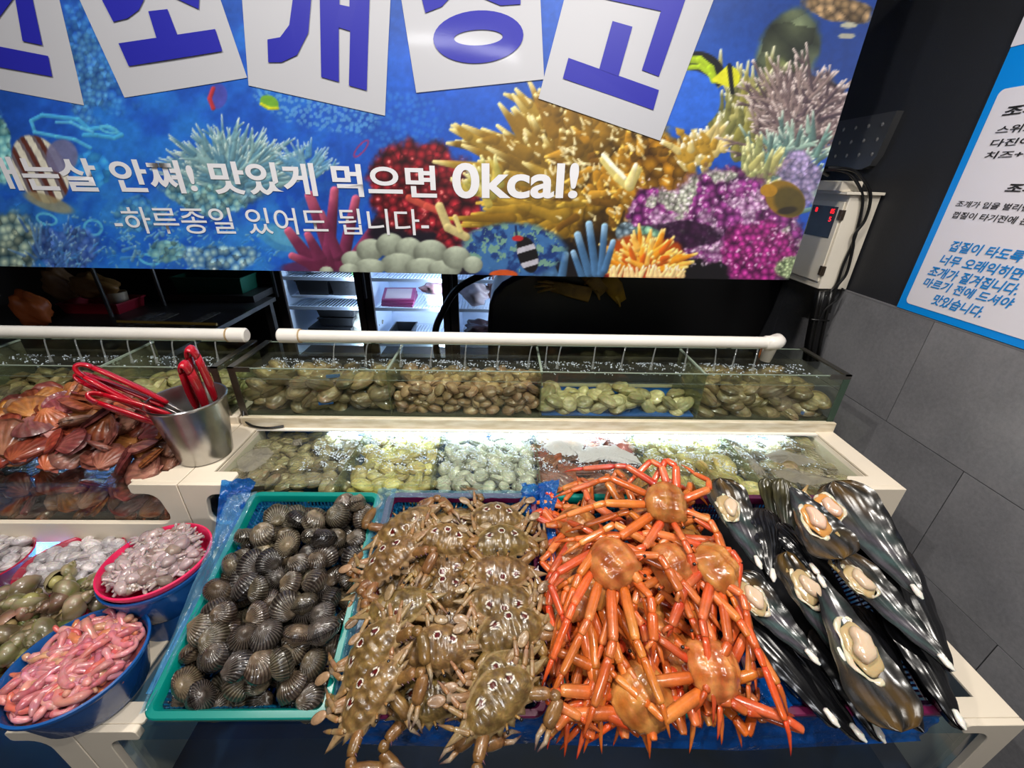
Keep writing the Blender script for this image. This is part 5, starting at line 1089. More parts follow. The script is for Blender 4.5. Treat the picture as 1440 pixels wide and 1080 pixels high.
film('plastic_film', ([sp(-0.27, 0.73, 0.006), sp(-0.265, 0.55, 0.004), sp(-0.262, 0.36, 0.0)], [sp(-0.23, 0.735, 0.006), sp(-0.235, 0.55, 0.004), sp(-0.24, 0.36, -0.01)]), M_film_clear, 'clear film lying over the rims between cockles and spotted crabs', 3, n=40)
film('plastic_film', ([sp(-0.24, 0.728, 0.008), sp(-0.06, 0.728, 0.006), sp(0.06, 0.728, 0.008)], [sp(-0.24, 0.71, 0.006), sp(-0.06, 0.71, 0.004), sp(0.06, 0.71, 0.006)]), M_film_clear, 'clear film along the back rim of the spotted crab basket', 4, 0.004, n=40)
film('plastic_film', ([sp(0.045, 0.745, 0.014), sp(0.045, 0.68, 0.004)], [sp(0.10, 0.745, 0.0), sp(0.088, 0.68, -0.02)]), M_film_blue, 'blue film crumpled at the back right corner of the spotted crab basket', 5, 0.01)
film('plastic_film', ([sp(0.085, 0.745, 0.012), sp(0.088, 0.66, 0.004), sp(0.09, 0.36, 0.0)], [sp(0.13, 0.75, 0.014), sp(0.112, 0.66, 0.006), sp(0.104, 0.36, 0.003)]), M_film_blue, 'blue film along the left rim of the orange crab basket', 6, 0.006, n=44)  # its blue also stands for the light glowing between these two baskets
film('plastic_film', ([sp(-0.24, 0.352, -0.017), sp(-0.09, 0.350, -0.017), sp(0.07, 0.352, -0.017)], [(-0.25, 0.352, 0.672), (-0.08, 0.35, 0.664), (0.09, 0.352, 0.672)]), M_film_blue, 'blue film hanging below the front rim of the spotted crab basket', 7, 0.006, n=40)
film('plastic_film', ([sp(0.10, 0.352, -0.018), sp(0.40, 0.350, -0.018), sp(0.72, 0.352, -0.018)], [(0.09, 0.352, 0.664), (0.4, 0.345, 0.655), (0.70, 0.352, 0.664)]), M_film_blue, 'blue film hanging below the orange crabs and pen shells', 8, 0.008, n=60)
film('plastic_film', ([sp(0.395, 0.50, 0.004), sp(0.395, 0.36, 0.0)], [sp(0.46, 0.50, -0.01), sp(0.50, 0.36, -0.01)]), M_film_blue, 'dark blue film between the orange crabs and the pen shells', 9, 0.008)
# ================================================================== COCKLES
def ckz(x, y): return 0.0
q = random.Random(11)
ck = []
for L in range(3):
    s_ = 0.042
    y = 0.375 + (0.012 if L % 2 else 0)
    while y < 0.70:
        x = -0.527 + (0.02 if (L + int(y * 100)) % 2 else 0)
        while x < -0.272:
            xx, yy = x + q.uniform(-0.012, 0.012), y + q.uniform(-0.012, 0.012)
            e = min(xx + 0.545, -0.262 - xx, yy - 0.35, 0.728 - yy)
            dome = 0.022 * min(1, e / 0.06)
            left = -0.527 + max(0, (yy - 0.5)) * 0.25          # the heap leaves the back left of the basket free
            if xx > left - 0.01 and yy < 0.725 and not (L == 2 and e < 0.035): ck.append((L, xx, yy, -0.044 + L * 0.021 + (dome if L else 0)))
            x += s_
        y += s_ * 0.95
for (L, x, y, h) in ck:
    if len(ck) > 300 and L == 0 and q.random() < 0.5: continue
    o = link('cockle', q.choice(K_cock)); nrm = SN + Vector((q.gauss(0, 0.9), q.gauss(0, 0.9), 0)); o.matrix_world = frame(smat(x, y, h), nrm, q.uniform(0, 6.28), q.uniform(0.86, 1.16)); tag(o, spot('dark ribbed cockle in the teal basket on the left', (x + 0.545) / 0.283, (y - 0.35) / 0.378), 'cockle', 'cockles in the teal basket')
# ================================================================== THREE-SPOT CRABS
M_crab = vcmat('crab_shell', 0.3, 0.4, 0.14, 0.012, 0.9, 110, bdist=0.0014, mott=0.45, mscale=110)
M_snow = vcmat('orange_crab_shell', 0.28, 0.6, 0.16, 0.012, 0.7, 110, bdist=0.0012, mott=0.28, mscale=60)
def carapace(H=0.016, seed=0):
    q = random.Random(seed); S, K = 84, 20; b = MB(); vs = []; cs = []
    cb, cd_, cy = C(130, 102, 58), C(82, 60, 34), C(164, 132, 80)
    ph = [q.uniform(0, 6) for _ in range(6)]
    for i in range(K + 1):
        s = i / K
        for j in range(S):
            t = 2 * PI * j / S; ct, st_ = math.cos(t), math.sin(t)
            ex = 0.043 * ct * (1 - 0.36 * max(0, -st_) ** 1.3); ey = (0.023 if st_ > 0 else 0.029) * sgnpow(st_, 0.85)
            sp_ = 0.021 * math.exp(-((math.atan2(st_, abs(ct))) / 0.10) ** 2) if s > 0.9 else 0
            ex += math.copysign(sp_, ct)
            if s > 0.95 and st_ > 0.05: r_ = 1.02 + 0.17 * (abs((t * 20 / PI) % 2 - 1) - 0.5) * 2; ex *= r_; ey *= r_
            x, y = ex * s, ey * s
            z = H * (1 - s ** 2.8) + 0.0008 * math.sin(x * 260 + ph[0]) * math.cos(y * 240 + ph[1]) * (1 - s) + 0.0006 * math.sin(x * 600 + ph[2])
            c = mix(cb, cd_, 0.5 + 0.35 * math.sin(x * 130 + ph[3]) * math.sin(y * 170 + ph[4]) + 0.3 * math.sin(x * 420 + y * 150 + ph[1]) * math.sin(y * 510 + ph[2])); c = mix(c, cy, 0.6 * max(0, math.sin(x * 330 + y * 290 + ph[5])) * q.random())
            if s > 0.85: c = mix(c, C(176, 148, 110), 0.5)
            for (sx, sy) in ((0.0175, -0.0085), (-0.0175, -0.0085), (0, -0.0135)):
                d = math.hypot(x - sx, (y - sy) * 1.0)
                if d < 0.0030: c = C(86, 22, 16)
                elif d < 0.0034: c = C(40, 14, 10)
                elif d < 0.0045: c = C(240, 232, 214)
                elif d < 0.0053: c = C(80, 58, 38)
            vs.append((x, y, z)); cs.append(jit(c, 0.06))
    f = [(i * S + j, (i + 1) * S + j, (i + 1) * S + (j + 1) % S, i * S + (j + 1) % S) for i in range(K) for j in range(S)]
    n = len(vs)                                # pale underside
    for j in range(S): x, y, z = vs[K * S + j]; vs.append((x * 0.8, y * 0.8, -0.011)); cs.append(C(214, 200, 182))
    vs.append((0, 0, -0.013)); cs.append(C(220, 208, 192))
    f += [(K * S + j, n + j, n + (j + 1) % S, K * S + (j + 1) % S) for j in range(S)] + [(n + j, n + S, n + (j + 1) % S) for j in range(S)]
    b.add(vs, f, cs); return b
def seg_limb(joints, w, flat, cols, tipcol=None, sides=8, b=None, spikes=0):
    """a jointed limb: every segment swells after its joint and narrows before the next"""
    b = b or MB(); n = len(joints) - 1
    for i in range(n):
        a, c = Vector(joints[i]), Vector(joints[i + 1]); w0 = w[i]; last = i == n - 1
        ts = (0, 0.12, 0.4, 0.8, 0.93, 1.0); rr = (0.74, 0.96, 1.0, 0.92, 0.86, 0.72) if not last else (0.7, 1.0, 0.85, 0.42, 0.22, 0.06)
        pts = [a.lerp(c, t) for t in ts]
        L = (c - a).length
        if last: off = Vector((0, 0, -0.08 * L)); pts = [p + off * math.sin(t * PI) * -1 for p, t in zip(pts, ts)]
        cc = [jit(mix(cols[0], cols[1], t), 0.08) for t in ts]
        if last and tipcol: cc[-2] = tipcol; cc[-1] = tipcol; cc[-3] = mix(cc[-3], tipcol, 0.5)
        b.tube(pts, [w0 * r_ for r_ in rr], sides, cc, flat)
        if spikes and not last:
            for k in range(spikes): p = a.lerp(c, (k + 1) / (spikes + 1)); d = (c - a).cross(Vector((0, 0, 1))).normalized() * w0; b.tube([p + d * 0.7, p + d * 2.0], [0.0013, 0.0003], 4, tipcol or cols[1])
    return b
cA, cB, cT, cP = C(142, 104, 58), C(100, 70, 38), C(158, 140, 116), C(92, 60, 70)
def claw_bm(s, pose, seed):
    q = random.Random(seed); a = (0.026 * s, 0.012, -0.002)
    if pose == 0: j = [a, (0.052 * s, 0.030, 0.004), (0.058 * s, 0.040, 0.004), (0.030 * s, 0.052, -0.002)]
    elif pose == 1: j = [a, (0.050 * s, 0.030, 0.006), (0.056 * s, 0.040, 0.004), (0.034 * s, 0.066, -0.004)]
    else: j = [a, (0.056 * s, 0.020, -0.002), (0.066 * s, 0.014, -0.004), (0.070 * s, -0.016, -0.010)]
    b = MB()
    for i, (w_, fl) in enumerate(((0.0068, 0.75), (0.0062, 0.8), (0.0078, 0.75))):
        p, r_ = Vector(j[i]), Vector(j[i + 1]); ts = (0, 0.15, 0.5, 0.85, 1); rr = (0.6, 0.95, 1.1, 1.0, 0.7)
        b.tube([p.lerp(r_, t) for t in ts], [w_ * k for k in rr], 10, [jit(mix(cA, cB, q.random()), 0.08) for _ in ts], fl)
        if i == 0:
            for k in range(3): p2 = p.lerp(r_, 0.25 + 0.25 * k); b.tube([p2 + Vector((0, 0.005, 0.002)), p2 + Vector((0, 0.011, 0.003))], [0.0016, 0.0003], 5, cP)
    d = (Vector(j[3]) - Vector(j[2])).normalized(); sd = d.cross(Vector((0, 0, 1))).normalized(); p = Vector(j[3])
    for k, sg in enumerate((1, -1)):
        b.tube([p + sd * sg * 0.003, p + d * 0.012 + sd * sg * 0.005, p + d * 0.024 + sd * sg * 0.0015 + Vector((0, 0, -0.002))], [0.0036, 0.0028, 0.0006], 7, [cA, cT, cP], 0.8)
    return b
crabA = []
for v in range(4):
    q = random.Random(40 + v)
    parts = {'carapace': carapace(0.0135, v).mesh('carapace', M_crab, True)}
    for s in (1, -1):
        parts['claw' + str(s)] = claw_bm(s, (v + (s > 0)) % 3, v).mesh('claw', M_crab, True)
        for k in range(3):
            y0 = 0.004 - 0.008 * k; a = R(8 - 24 * k + q.uniform(-10, 10)); L = 0.032
            p0 = Vector((0.026 * s, y0, -0.005)); d = Vector((s * math.cos(a), math.sin(a), 0))
            p1 = p0 + d * L * 0.55 + Vector((0, 0, 0.010)); a2 = a - R(q.uniform(25, 60)); d2 = Vector((s * math.cos(a2), math.sin(a2), 0)); p2 = p1 + d2 * 0.018 + Vector((0, 0, -0.004)); p3 = p2 + d2 * 0.020 + Vector((0, 0, -0.012))
            parts['leg%d%d' % (s, k)] = seg_limb([p0, p1, p2, p3], [0.0038, 0.0034, 0.0028], 0.6, (cA, mix(cT, cA, 0.5)), cP).mesh('leg', M_crab, True)
        b = MB(); p0 = Vector((0.019 * s, -0.021, -0.003)); p1 = p0 + Vector((0.017 * s, -0.006, 0.004)); p2 = p1 + Vector((0.012 * s, -0.006 + q.uniform(-0.005, 0.01), 0.001))
        b.tube([p0, p1, p2], [0.0045, 0.005, 0.004], 8, [cA, mix(cA, cT, 0.3), cT], 0.6)
        Mx = Matrix.Rotation(-s * R(25), 4, 'Z'); b.ell(p2 + Vector((0.011 * s, -0.004, 0)), (0.011, 0.0065, 0.0015), 14, 6, mix(cT, cA, 0.55), Mx)
        parts['paddle_leg' + str(s)] = b.mesh('paddle_leg', M_crab, True)
    b = MB()
    for s in (1, -1): b.tube([(0.006 * s, 0.022, 0.003), (0.009 * s, 0.028, 0.006)], [0.0018, 0.0014], 6, cA); b.ell((0.0095 * s, 0.029, 0.0068), (0.0022, 0.0022, 0.002), 8, 6, C(25, 22, 24))
    parts['eyes'] = b.mesh('eyes', M_crab, True)
    crabA.append(parts)
def on_img(px, py, ang, h, tx=0, ty=0):
    """matrix for something lying on the sloping display, its front pointing ang degrees in the picture"""
    p = on_slope(px, py, h); p2 = on_slope(px + 14 * math.cos(R(ang)), py - 14 * math.sin(R(ang)), h)
    Z = (SN + Vector((tx, ty, 0))).normalized(); Yv = (p2 - p); Yv = (Yv - Z * Yv.dot(Z)).normalized(); X = Yv.cross(Z)
    M = Matrix((X, Yv, Z)).transposed().to_4x4(); M.translation = p; return M
def place_parts(name, parts, M, label, cat, group, keymap=lambda k: ''.join(c for c in k if not c.isdigit() and c != '-')):
    T = thing(name, label, cat, group=group, M=M)
    for k, me in parts.items():
        o = link(keymap(k), me, T)
        if k == 'carapace': o.scale = (1.14, 1.12, 1.1)
    return T
sx_ = [  # px, py, front direction, height, tilt x, tilt y, label
 (637, 733, 95, 0.0, 0, 0.1, 'half hidden in the back row between two others'), (549, 822, 100, -0.01, 0.1, 0, 'mostly hidden under the left column below the second crab'), (627, 868, 80, -0.005, 0, 0.1, 'wedged in the middle column under a claw'), (700, 921, 270, 0.0, 0, 0, 'dull one beneath the two lower right crabs'),
 (602, 985, 272, 0.0, 0, -0.1, 'at the front edge between two crabs, two spots showing'), (570, 738, 115, 0.02, -0.2, 0.1, 'back left corner, one claw raised over the rim'), (699, 729, 268, 0.012, 0.1, 0, 'back right corner under the blue film'), (623, 833, 268, 0.012, 0, -0.15, 'middle column, fourth from the back'),
 (623, 797, 90, 0.012, 0, 0.15, 'middle column, third from the back'), (627, 761, 255, 0.03, 0.05, -0.1, 'second row middle, spots toward the back rim'), (706, 764, 278, 0.028, 0.1, -0.05, 'second row right, white paddles spread'), (549, 787, 300, 0.028, -0.25, 0, 'left column, second from the back, tilted to the left'),
 (706, 803, 88, 0.035, 0.1, 0.1, 'right column, third from the back'), (707, 845, 92, 0.035, 0.1, 0.1, 'right column, fourth from the back'), (718, 887, 285, 0.036, 0.1, -0.1, 'right column, pale one over the rim side'), (561, 852, 92, 0.032, -0.1, 0.1, 'left column, three spots toward the front'),
 (616, 914, 268, 0.034, 0, -0.15, 'centre front, a greenish one with folded claws'), (524, 918, 312, 0.034, -0.35, -0.1, 'left side, steeply tilted over the teal rim'), (704, 955, 300, 0.036, 0.15, -0.15, 'front right, lying under the lowest one'), (523, 976, 308, 0.034, -0.3, -0.1, 'front left corner, claws hanging over the front rim'), (702, 984, 300, 0.046, 0.1, -0.1, 'front right corner on top of the heap')]
for i, (px, py, a, h, tx, ty, lb) in enumerate(sx_):
    M = on_img(px, py, a, h + 0.004, tx, ty) @ Matrix.Scale(1.24 + 0.05 * ((i * 7) % 3 - 1), 4)
    place_parts('spotted_crab', crabA[i % 4], M, 'brown three-spot crab, ' + lb, 'crab', 'brown spotted crabs in the purple basket')
# ================================================================== ORANGE SNOW CRABS
oA, oB, oR, oP = C(200, 92, 30), C(222, 136, 72), C(190, 56, 22), C(240, 196, 150)
oC, oC2 = C(172, 94, 38), C(208, 142, 76)
def snow_body(seed):
    q = random.Random(seed); b = MB(); S, K = 48, 16; vs = []; cs = []; ph = [q.uniform(0, 6) for _ in range(5)]
    for i in range(K + 1):
        s = i / K
        for j in range(S):
            t = 2 * PI * j / S; ct, st_ = math.cos(t), math.sin(t)
            ex = 0.037 * ct * (1 - 0.16 * max(0, st_)); ey = 0.036 * st_ * (1 - 0.06 * max(0, -st_)) + (0.005 * math.exp(-((t - PI / 2) / 0.25) ** 2))
            if s > 0.92: r_ = 1 + 0.025 * math.cos(t * 22); ex *= r_; ey *= r_
            x, y = ex * s, ey * s
            z = 0.020 * (1 - s ** 2.6) + 0.0030 * math.sin(x * 150 + ph[0]) * math.sin(y * 150 + ph[1]) * (1 - s * s) + 0.0008 * math.sin(x * 520 + ph[2]) * math.cos(y * 480)
            z -= 0.003 * math.exp(-((abs(x) - 0.013) / 0.003) ** 2) * (1 - s)
            c = mix(oC, oC2, 0.5 + 0.5 * math.sin(x * 210 + ph[3]) * math.cos(y * 190 + ph[4])); c = mix(c, C(142, 70, 28), 0.6 * max(0, math.sin(x * 90 - y * 120 + ph[2])))
            vs.append((x, y, z)); cs.append(jit(c, 0.08))
    f = [(i * S + j, (i + 1) * S + j, (i + 1) * S + (j + 1) % S, i * S + (j + 1) % S) for i in range(K) for j in range(S)]; n = len(vs)
    for j in range(S): x, y, z = vs[K * S + j]; vs.append((x * 0.85, y * 0.85, -0.014)); cs.append(C(232, 190, 150))
    vs.append((0, 0, -0.016)); cs.append(C(236, 200, 160)); f += [(K * S + j, n + j, n + (j + 1) % S, K * S + (j + 1) % S) for j in range(S)] + [(n + j, n + S, n + (j + 1) % S) for j in range(S)]
    b.add(vs, f, cs)
    for s in (1, -1): b.tube([(0.007 * s, 0.036, 0.002), (0.012 * s, 0.042, 0.004)], [0.002, 0.0015], 6, oA); b.ell((0.013 * s, 0.043, 0.0045), (0.0025, 0.0025, 0.0025), 8, 6, C(30, 20, 18))
    return b
snowB = [snow_body(k).mesh('carapace', M_snow, True) for k in range(4)]
# slope coordinates of the basket: u = x in the room, v = distance up the slope, h = height above the rims
def sl(u, v, h): return Vector((u, 0.35, 0.75)) + Vector((0, SN.z, SL * SN.z)) * v + SN * h
def inv_sl(p): d = p - Vector((0, 0.35, 0.75)); return (p.x, d.dot(Vector((0, SN.z, SL * SN.z))), d.dot(SN))
def fold(u, v): 
    if u < 0.085: u = 0.085 + (0.085 - u) * 0.6
    if u > 0.43: u = 0.43 - (u - 0.43) * 0.7
    if v < -0.012: v = -0.012 + (-0.012 - v) * 0.5
    if v > 0.415: v = 0.415 - (v - 0.415) * 0.8
    return u, v
snow = [  # px, py, front, h, sweep direction in picture (deg), strength, tilt, label
 (812, 735, 100, 0.01, 200, 0.7, (0, 0.2), 'far back left corner, pale edge half hidden'), (808, 790, 190, 0.0, 250, 0.6, (-0.3, 0), 'hidden at the left rim under many legs'), (960, 760, 60, 0.005, 30, 0.5, (0, 0), 'hidden low near the back right'), (900, 860, 120, 0.005, 265, 1.0, (0, 0), 'buried in the middle of the heap'), (960, 930, 60, 0.0, 280, 0.7, (0, 0), 'buried near the front right'), (840, 930, 200, 0.0, 200, 0.6, (0, 0), 'buried near the front left'),
 (911, 741, 285, 0.035, 60, 0.4, (0, -0.2), 'behind the top one, face down to the front'), (804, 835, 190, 0.028, 265, 0.9, (-0.5, 0.1), 'pale yellow one on its edge at the left rim'), (828, 822, 200, 0.04, 270, 1.0, (-0.4, 0), 'left centre, standing behind the pale one'), (911, 893, 110, 0.02, 265, 1.0, (0, 0), 'below centre with legs lying across it'), (903, 980, 95, 0.03, 190, 0.8, (0, -0.15), 'front centre, round back toward the viewer'), (1005, 940, 140, 0.045, 70, 0.5, (0.2, -0.1), 'front right, round back with legs reaching right'),
 (947, 795, 260, 0.06, 270, 0.7, (0, -0.2), 'centre, crossed by claws'), (1010, 797, 170, 0.06, 268, 0.9, (0.35, 0), 'right of centre on its side'), (861, 791, 350, 0.075, 275, 1.2, (-0.15, -0.1), 'left of centre, large rounded shell with a fan of legs below'), (937, 706, 320, 0.085, 175, 0.5, (0.05, -0.25), 'topmost at the back, glossy tan shell')]
qs = random.Random(5)
for i, (px, py, fa, h, sa, ss_, (tx, ty), lb) in enumerate(snow):
    M = on_img(px, py, fa, h, tx, ty) @ Matrix.Scale(1.28 + 0.06 * ((i * 5) % 3 - 1), 4)
    T = thing('orange_crab', 'orange snow crab, ' + lb, 'crab', group='orange snow crabs in the teal basket', M=M); link('carapace', snowB[i % 4], T)
    p0 = on_slope(px, py, h); p1 = on_slope(px + 14 * math.cos(R(sa)), py - 14 * math.sin(R(sa)), h); a_, b_ = inv_sl(p0), inv_sl(p1); sw = Vector((b_[0] - a_[0], b_[1] - a_[1])).normalized() * ss_
    Minv = M.inverted()
    for s in (1, -1):
        for k in range(5):
            claw = k == 0; ra = R(62 - 32 * k); root = M @ Vector((s * 0.031 * math.cos(ra), 0.030 * math.sin(ra), -0.004)); ru, rv, rh = inv_sl(root)
            out = M.to_3x3() @ Vector((s * math.cos(ra), math.sin(ra), 0)); o2 = Vector((out.x, out.dot(Vector((0, SN.z, SL * SN.z))))).normalized()
            d = (o2 * (0.9 if not claw else 1.0) + sw * (1.0 if not claw else 0.25) + Vector((qs.uniform(-0.25, 0.25), qs.uniform(-0.25, 0.25)))).normalized()
            L1 = (0.085 if not claw else 0.05) * qs.uniform(0.85, 1.1); u1, v1 = fold(ru + d.x * L1, rv + d.y * L1); h1 = min(max(rh + qs.uniform(0.0, 0.02), 0.008), 0.04 if h < 0.03 else 0.06 if h < 0.05 else 0.11)
            bend = qs.choice((1, -1)) * qs.uniform(0.2, 0.9); d2 = Vector((d.x * math.cos(bend) - d.y * math.sin(bend), d.x * math.sin(bend) + d.y * math.cos(bend))); d2 = (d2 + sw * 1.1).normalized()
            L2 = 0.024; u2, v2 = u1 + d2.x * L2, v1 + d2.y * L2; h2 = h1 - 0.003
            L3 = (0.062 if not claw else 0.038) * qs.uniform(0.85, 1.1); u3, v3 = fold(u2 + d2.x * L3, v2 + d2.y * L3); h3 = max(h2 - qs.uniform(0.005, 0.03), 0.004)
            d3 = Vector((u3 - u2, v3 - v2)).normalized(); L4 = 0.042 if not claw else 0.02; u4, v4 = u3 + d3.x * L4 * 0.9, v3 + d3.y * L4 * 0.9; h4 = h3 - 0.016 if not (u4 < 0.09 or v4 < 0) else h3 - 0.03
            J = [Minv @ root] + [Minv @ sl(*t) for t in ((u1, v1, h1), (u2, v2, h2), (u3, v3, h3), (u4, v4, max(h4, -0.07)))]
            col = (jit(mix(oA, oR, qs.random() * 0.7), 0.1), jit(mix(oB, oA, qs.random()), 0.1))
            w_ = [0.0078, 0.0062, 0.0060, 0.0040] if not claw else [0.0068, 0.0066, 0.0082, 0.004]; w_ = [t * (1 - 0.06 * abs(k - 2)) for t in w_]
            bm_ = seg_limb(J, w_, 0.62, col, oR, 7)
            if claw: dd = (J[4] - J[3]); sd = dd.cross(Vector((0, 0, 1))).normalized() * 0.008; bm_.tube([J[3], J[3] + dd * 0.5 + sd, J[4] + sd * 0.4], [0.0038, 0.003, 0.0006], 6, [col[0], oB, C(90, 40, 30)])
            link('claw' if claw else 'leg', bm_.mesh('claw' if claw else 'leg', M_snow, True), T)
# ================================================================== PEN SHELLS
M_pen = vcmat('pen_shell', 0.22, 0.0, 0.1, 0, 0.2, 30, bdist=0.002, mott=0.4, mscale=25); M_meat = vcmat('shell_meat', 0.18, 0.8, 0.06, 0, 0.4, 140, sss=0.3)
def pen_pts(L, W, t, v, depth, q=None):
    prof = (t ** 0.62) * (1 if t < 0.72 else math.sqrt(max(0, 1 - ((t - 0.72) / 0.28) ** 2.4)) if t < 1 else 0.0)
    prof = max(prof, 0.02 if t < 0.5 else 0.0)
    x = W / 2 * prof * v; z = -depth * (1 - v * v) * math.sin(min(1, t * 1.15) * PI * 0.86 + 0.2) * (prof ** 0.5)
    return x, L * t, z
def pen_half(L, W, depth, seed, closed=False, olive_=False):
    q = random.Random(seed); b = MB(); N, K = 34, 20; ph = q.uniform(0, 6)
    for sd in (0, 1):
        vs = []; cs = []
        for i in range(N + 1):
            for j in range(K + 1):
                t, v = i / N, -1 + 2 * j / K
                x, y, z = pen_pts(L, W, t, v, depth)
                z += 0.0012 * math.sin(v * 16 + 3 * t + ph) * t + 0.0015 * math.sin(t * 30 + ph) * abs(v) * (0 if t > 0.97 else 1)
                if closed: z = -z * 0.8
                if sd: z += (-0.0028 if not closed else -0.012) * (1 if 0 < i < N and 0 < j < K else 0.25)
                if sd == 0 and not closed:
                    c = C(30, 31, 30); nac = math.exp(-((t - 0.38) / 0.26) ** 2) * (1 - abs(v) ** 2); c = mix(c, C(84, 90, 94), 0.35 * nac)
                    ir = math.sin(t * 19 + v * 5 + ph); c = mix(c, C(70, 150, 140) if ir > 0 else C(150, 120, 150), 0.12 * abs(ir) * nac)
                    br = max(0, t - 0.58) * 2.2 * (0.5 + 0.5 * math.sin(v * 7 + t * 13 + ph)); c = mix(c, C(104, 78, 34) if not olive_ else C(92, 84, 46), min(0.8, br)); c = mix(c, C(20, 20, 22), abs(v) ** 5 * 0.8)
                    if olive_: c = mix(c, C(74, 70, 44), 0.5)
                else:
                    c = mix(C(13, 13, 15), C(30, 32, 38), 0.5 * max(0, math.sin(v * 22 + ph)) * t); c = mix(c, C(70, 56, 40), 0.35 * max(0, t - 0.75) * 3 * q.random())
                vs.append((x, y, z)); cs.append(c)
        f = [(i * (K + 1) + j, i * (K + 1) + j + 1, (i + 1) * (K + 1) + j + 1, (i + 1) * (K + 1) + j) for i in range(N) for j in range(K)]
        if sd: f = [t[::-1] for t in f]
        b.add(vs, f, cs)
    return b
def pen(tip, wide, W, h0, h1, label, kind='open', meat=0.55, roll=0.0, seed=0, mx=0.0, msc=1.0, white=True, depth=0.016, mcol=0):
    p0, p1 = on_slope(*tip, h0), on_slope(*wide, h1); Y_ = (p1 - p0); L = Y_.length; Y_.normalize()
    Z = (SN - Y_ * SN.dot(Y_)).normalized(); X = Y_.cross(Z); Z = (Z * math.cos(roll) + X * math.sin(roll)); X = Y_.cross(Z)
    M = Matrix((X, Y_, Z)).transposed().to_4x4(); M.translation = p0
    T = thing('pen_shell', label, 'shell', group='pen shells at the right of the display', M=M)
    part('valve', pen_half(L, W, depth, seed, kind == 'closed', kind == 'olive'), M_pen, T, True)
    q = random.Random(seed)
    if white:
        b = MB(); pz = pen_pts(L, W, 0.07, 0, depth)[2] * (1 if kind != 'closed' else -0.8); b.ell((0, 0.075 * L if L < 0.2 else 0.014, pz + 0.003), (0.0055, 0.0135, 0.004), 14, 8, C(230, 226, 216), None, lambda p: p * (1 + 0.12 * math.sin(p.y * 900))); part('white_hinge_patch', b, M_meat, T, True, label='white patch at the pointed end')
    if meat and kind == 'open':
        x, y, z = pen_pts(L, W, meat, mx, depth); ms = msc
        ca = C(206, 146, 78) if mcol else C(188, 164, 120); cb = C(206, 196, 170); cc = C(222, 184, 160) if mcol else C(210, 186, 158)
        b = MB(); rx, ry = 0.021 * ms, 0.031 * ms
        ring = [(x + rx * math.cos(a) * (1 + 0.12 * math.sin(3 * a + seed)), y + ry * math.sin(a) * (1 + 0.12 * math.sin(2 * a + seed * 2)) , z + 0.003 + 0.0015 * math.sin(9 * a + seed)) for a in [2 * PI * k / 36 for k in range(36)]]
        b.tube(ring, [0.0030 * ms * (1 + 0.5 * math.sin(k * 0.9 + seed)) for k in range(len(ring))], 8, [jit(cb, 0.05) for _ in ring], 0.6, closed=True); part('pale_frill', b, M_meat, T, True, label='pale frilled edge of the meat')
        b = MB(); b.ell((x - 0.002, y, z + 0.004), (rx * 0.95, ry * 0.95, 0.006 * ms), 24, 10, ca, None, lambda p: p * (1 + 0.06 * math.sin(math.atan2(p.y, p.x) * 6 + p.z * 300))); part('mantle', b, M_meat, T, True, label='orange brown mantle' if mcol else 'yellowish mantle')
        b = MB(); b.ell((x + 0.001, y - 0.002, z + 0.011 * ms), (0.0125 * ms, 0.020 * ms, 0.009 * ms), 22, 12, cc, Matrix.Rotation(q.uniform(-0.3, 0.3), 4, 'Z'), lambda p: Vector((p.x * (1 + 0.16 * math.sin(p.y * 190 + seed)) + 0.002 * math.sin(p.y * 120 + seed), p.y * (1 + 0.06 * math.sin(p.x * 300)), p.z if p.z < 0.006 * ms else 0.006 * ms + (p.z - 0.006 * ms) * 0.4))); part('adductor_muscle', b, M_meat, T, True, label='thick cream pink muscle')
        b = MB(); b.tube([(x - rx, y + ry * 0.8, z + 0.004), (x - rx * 1.1, y + ry * 1.35, z + 0.005), (x - rx * 0.4, y + ry * 1.7, z + 0.003)], [0.004, 0.0045, 0.002], 8, C(176, 150, 100), 0.6); part('gill_strand', b, M_meat, T, True)
    return T
pen((1160, 1010), (1052, 860), 0.09, 0.004, 0.012, 'black closed pen shell at the bottom, lowest beside the orange crabs', 'closed', seed=1)
pen((1215, 1044), (1075, 880), 0.085, 0.01, 0.02, 'black closed pen shell whose pale tip hangs lowest over the front rim', 'closed', seed=2)
pen((1178, 1024), (1040, 850), 0.08, 0.022, 0.03, 'slim black closed pen shell under the half shell beside the orange crabs', 'closed', seed=3)
pen((1240, 1043), (1150, 880), 0.08, 0.01, 0.02, 'black closed pen shell under the left edge of the largest half shell', 'closed', seed=4)
pen((1327, 1000), (1225, 800), 0.085, 0.006, 0.014, 'black closed pen shell low at the right side of the heap', 'closed', seed=5, white=False)
pen((1300, 1030), (1200, 850), 0.085, 0.002, 0.008, 'black closed pen shell at the bottom under the largest half shell', 'closed', seed=21, white=False)
pen((1225, 960), (1120, 790), 0.085, 0.02, 0.02, 'black closed pen shell at the bottom in the middle of the heap', 'closed', seed=22, white=False)
pen((1280, 900), (1180, 730), 0.09, 0.02, 0.025, 'black closed pen shell at the bottom toward the back', 'closed', seed=23, white=False)
pen((1354, 1027), (1255, 850), 0.085, 0.03, 0.03, 'black closed pen shell with a white tip at the right front corner', 'closed', seed=6)
pen((1340, 945), (1250, 760), 0.085, 0.03, 0.035, 'black closed pen shell along the right frame', 'closed', seed=7, white=False)
pen((1290, 905), (1215, 720), 0.08, 0.045, 0.045, 'black closed pen shell behind the ribbed one at the back right', 'closed', seed=8, white=False)
pen((1100, 760), (1078, 672), 0.055, 0.03, 0.06, 'olive half shell standing upright at the back, left one', 'olive', seed=9, white=False, meat=0)
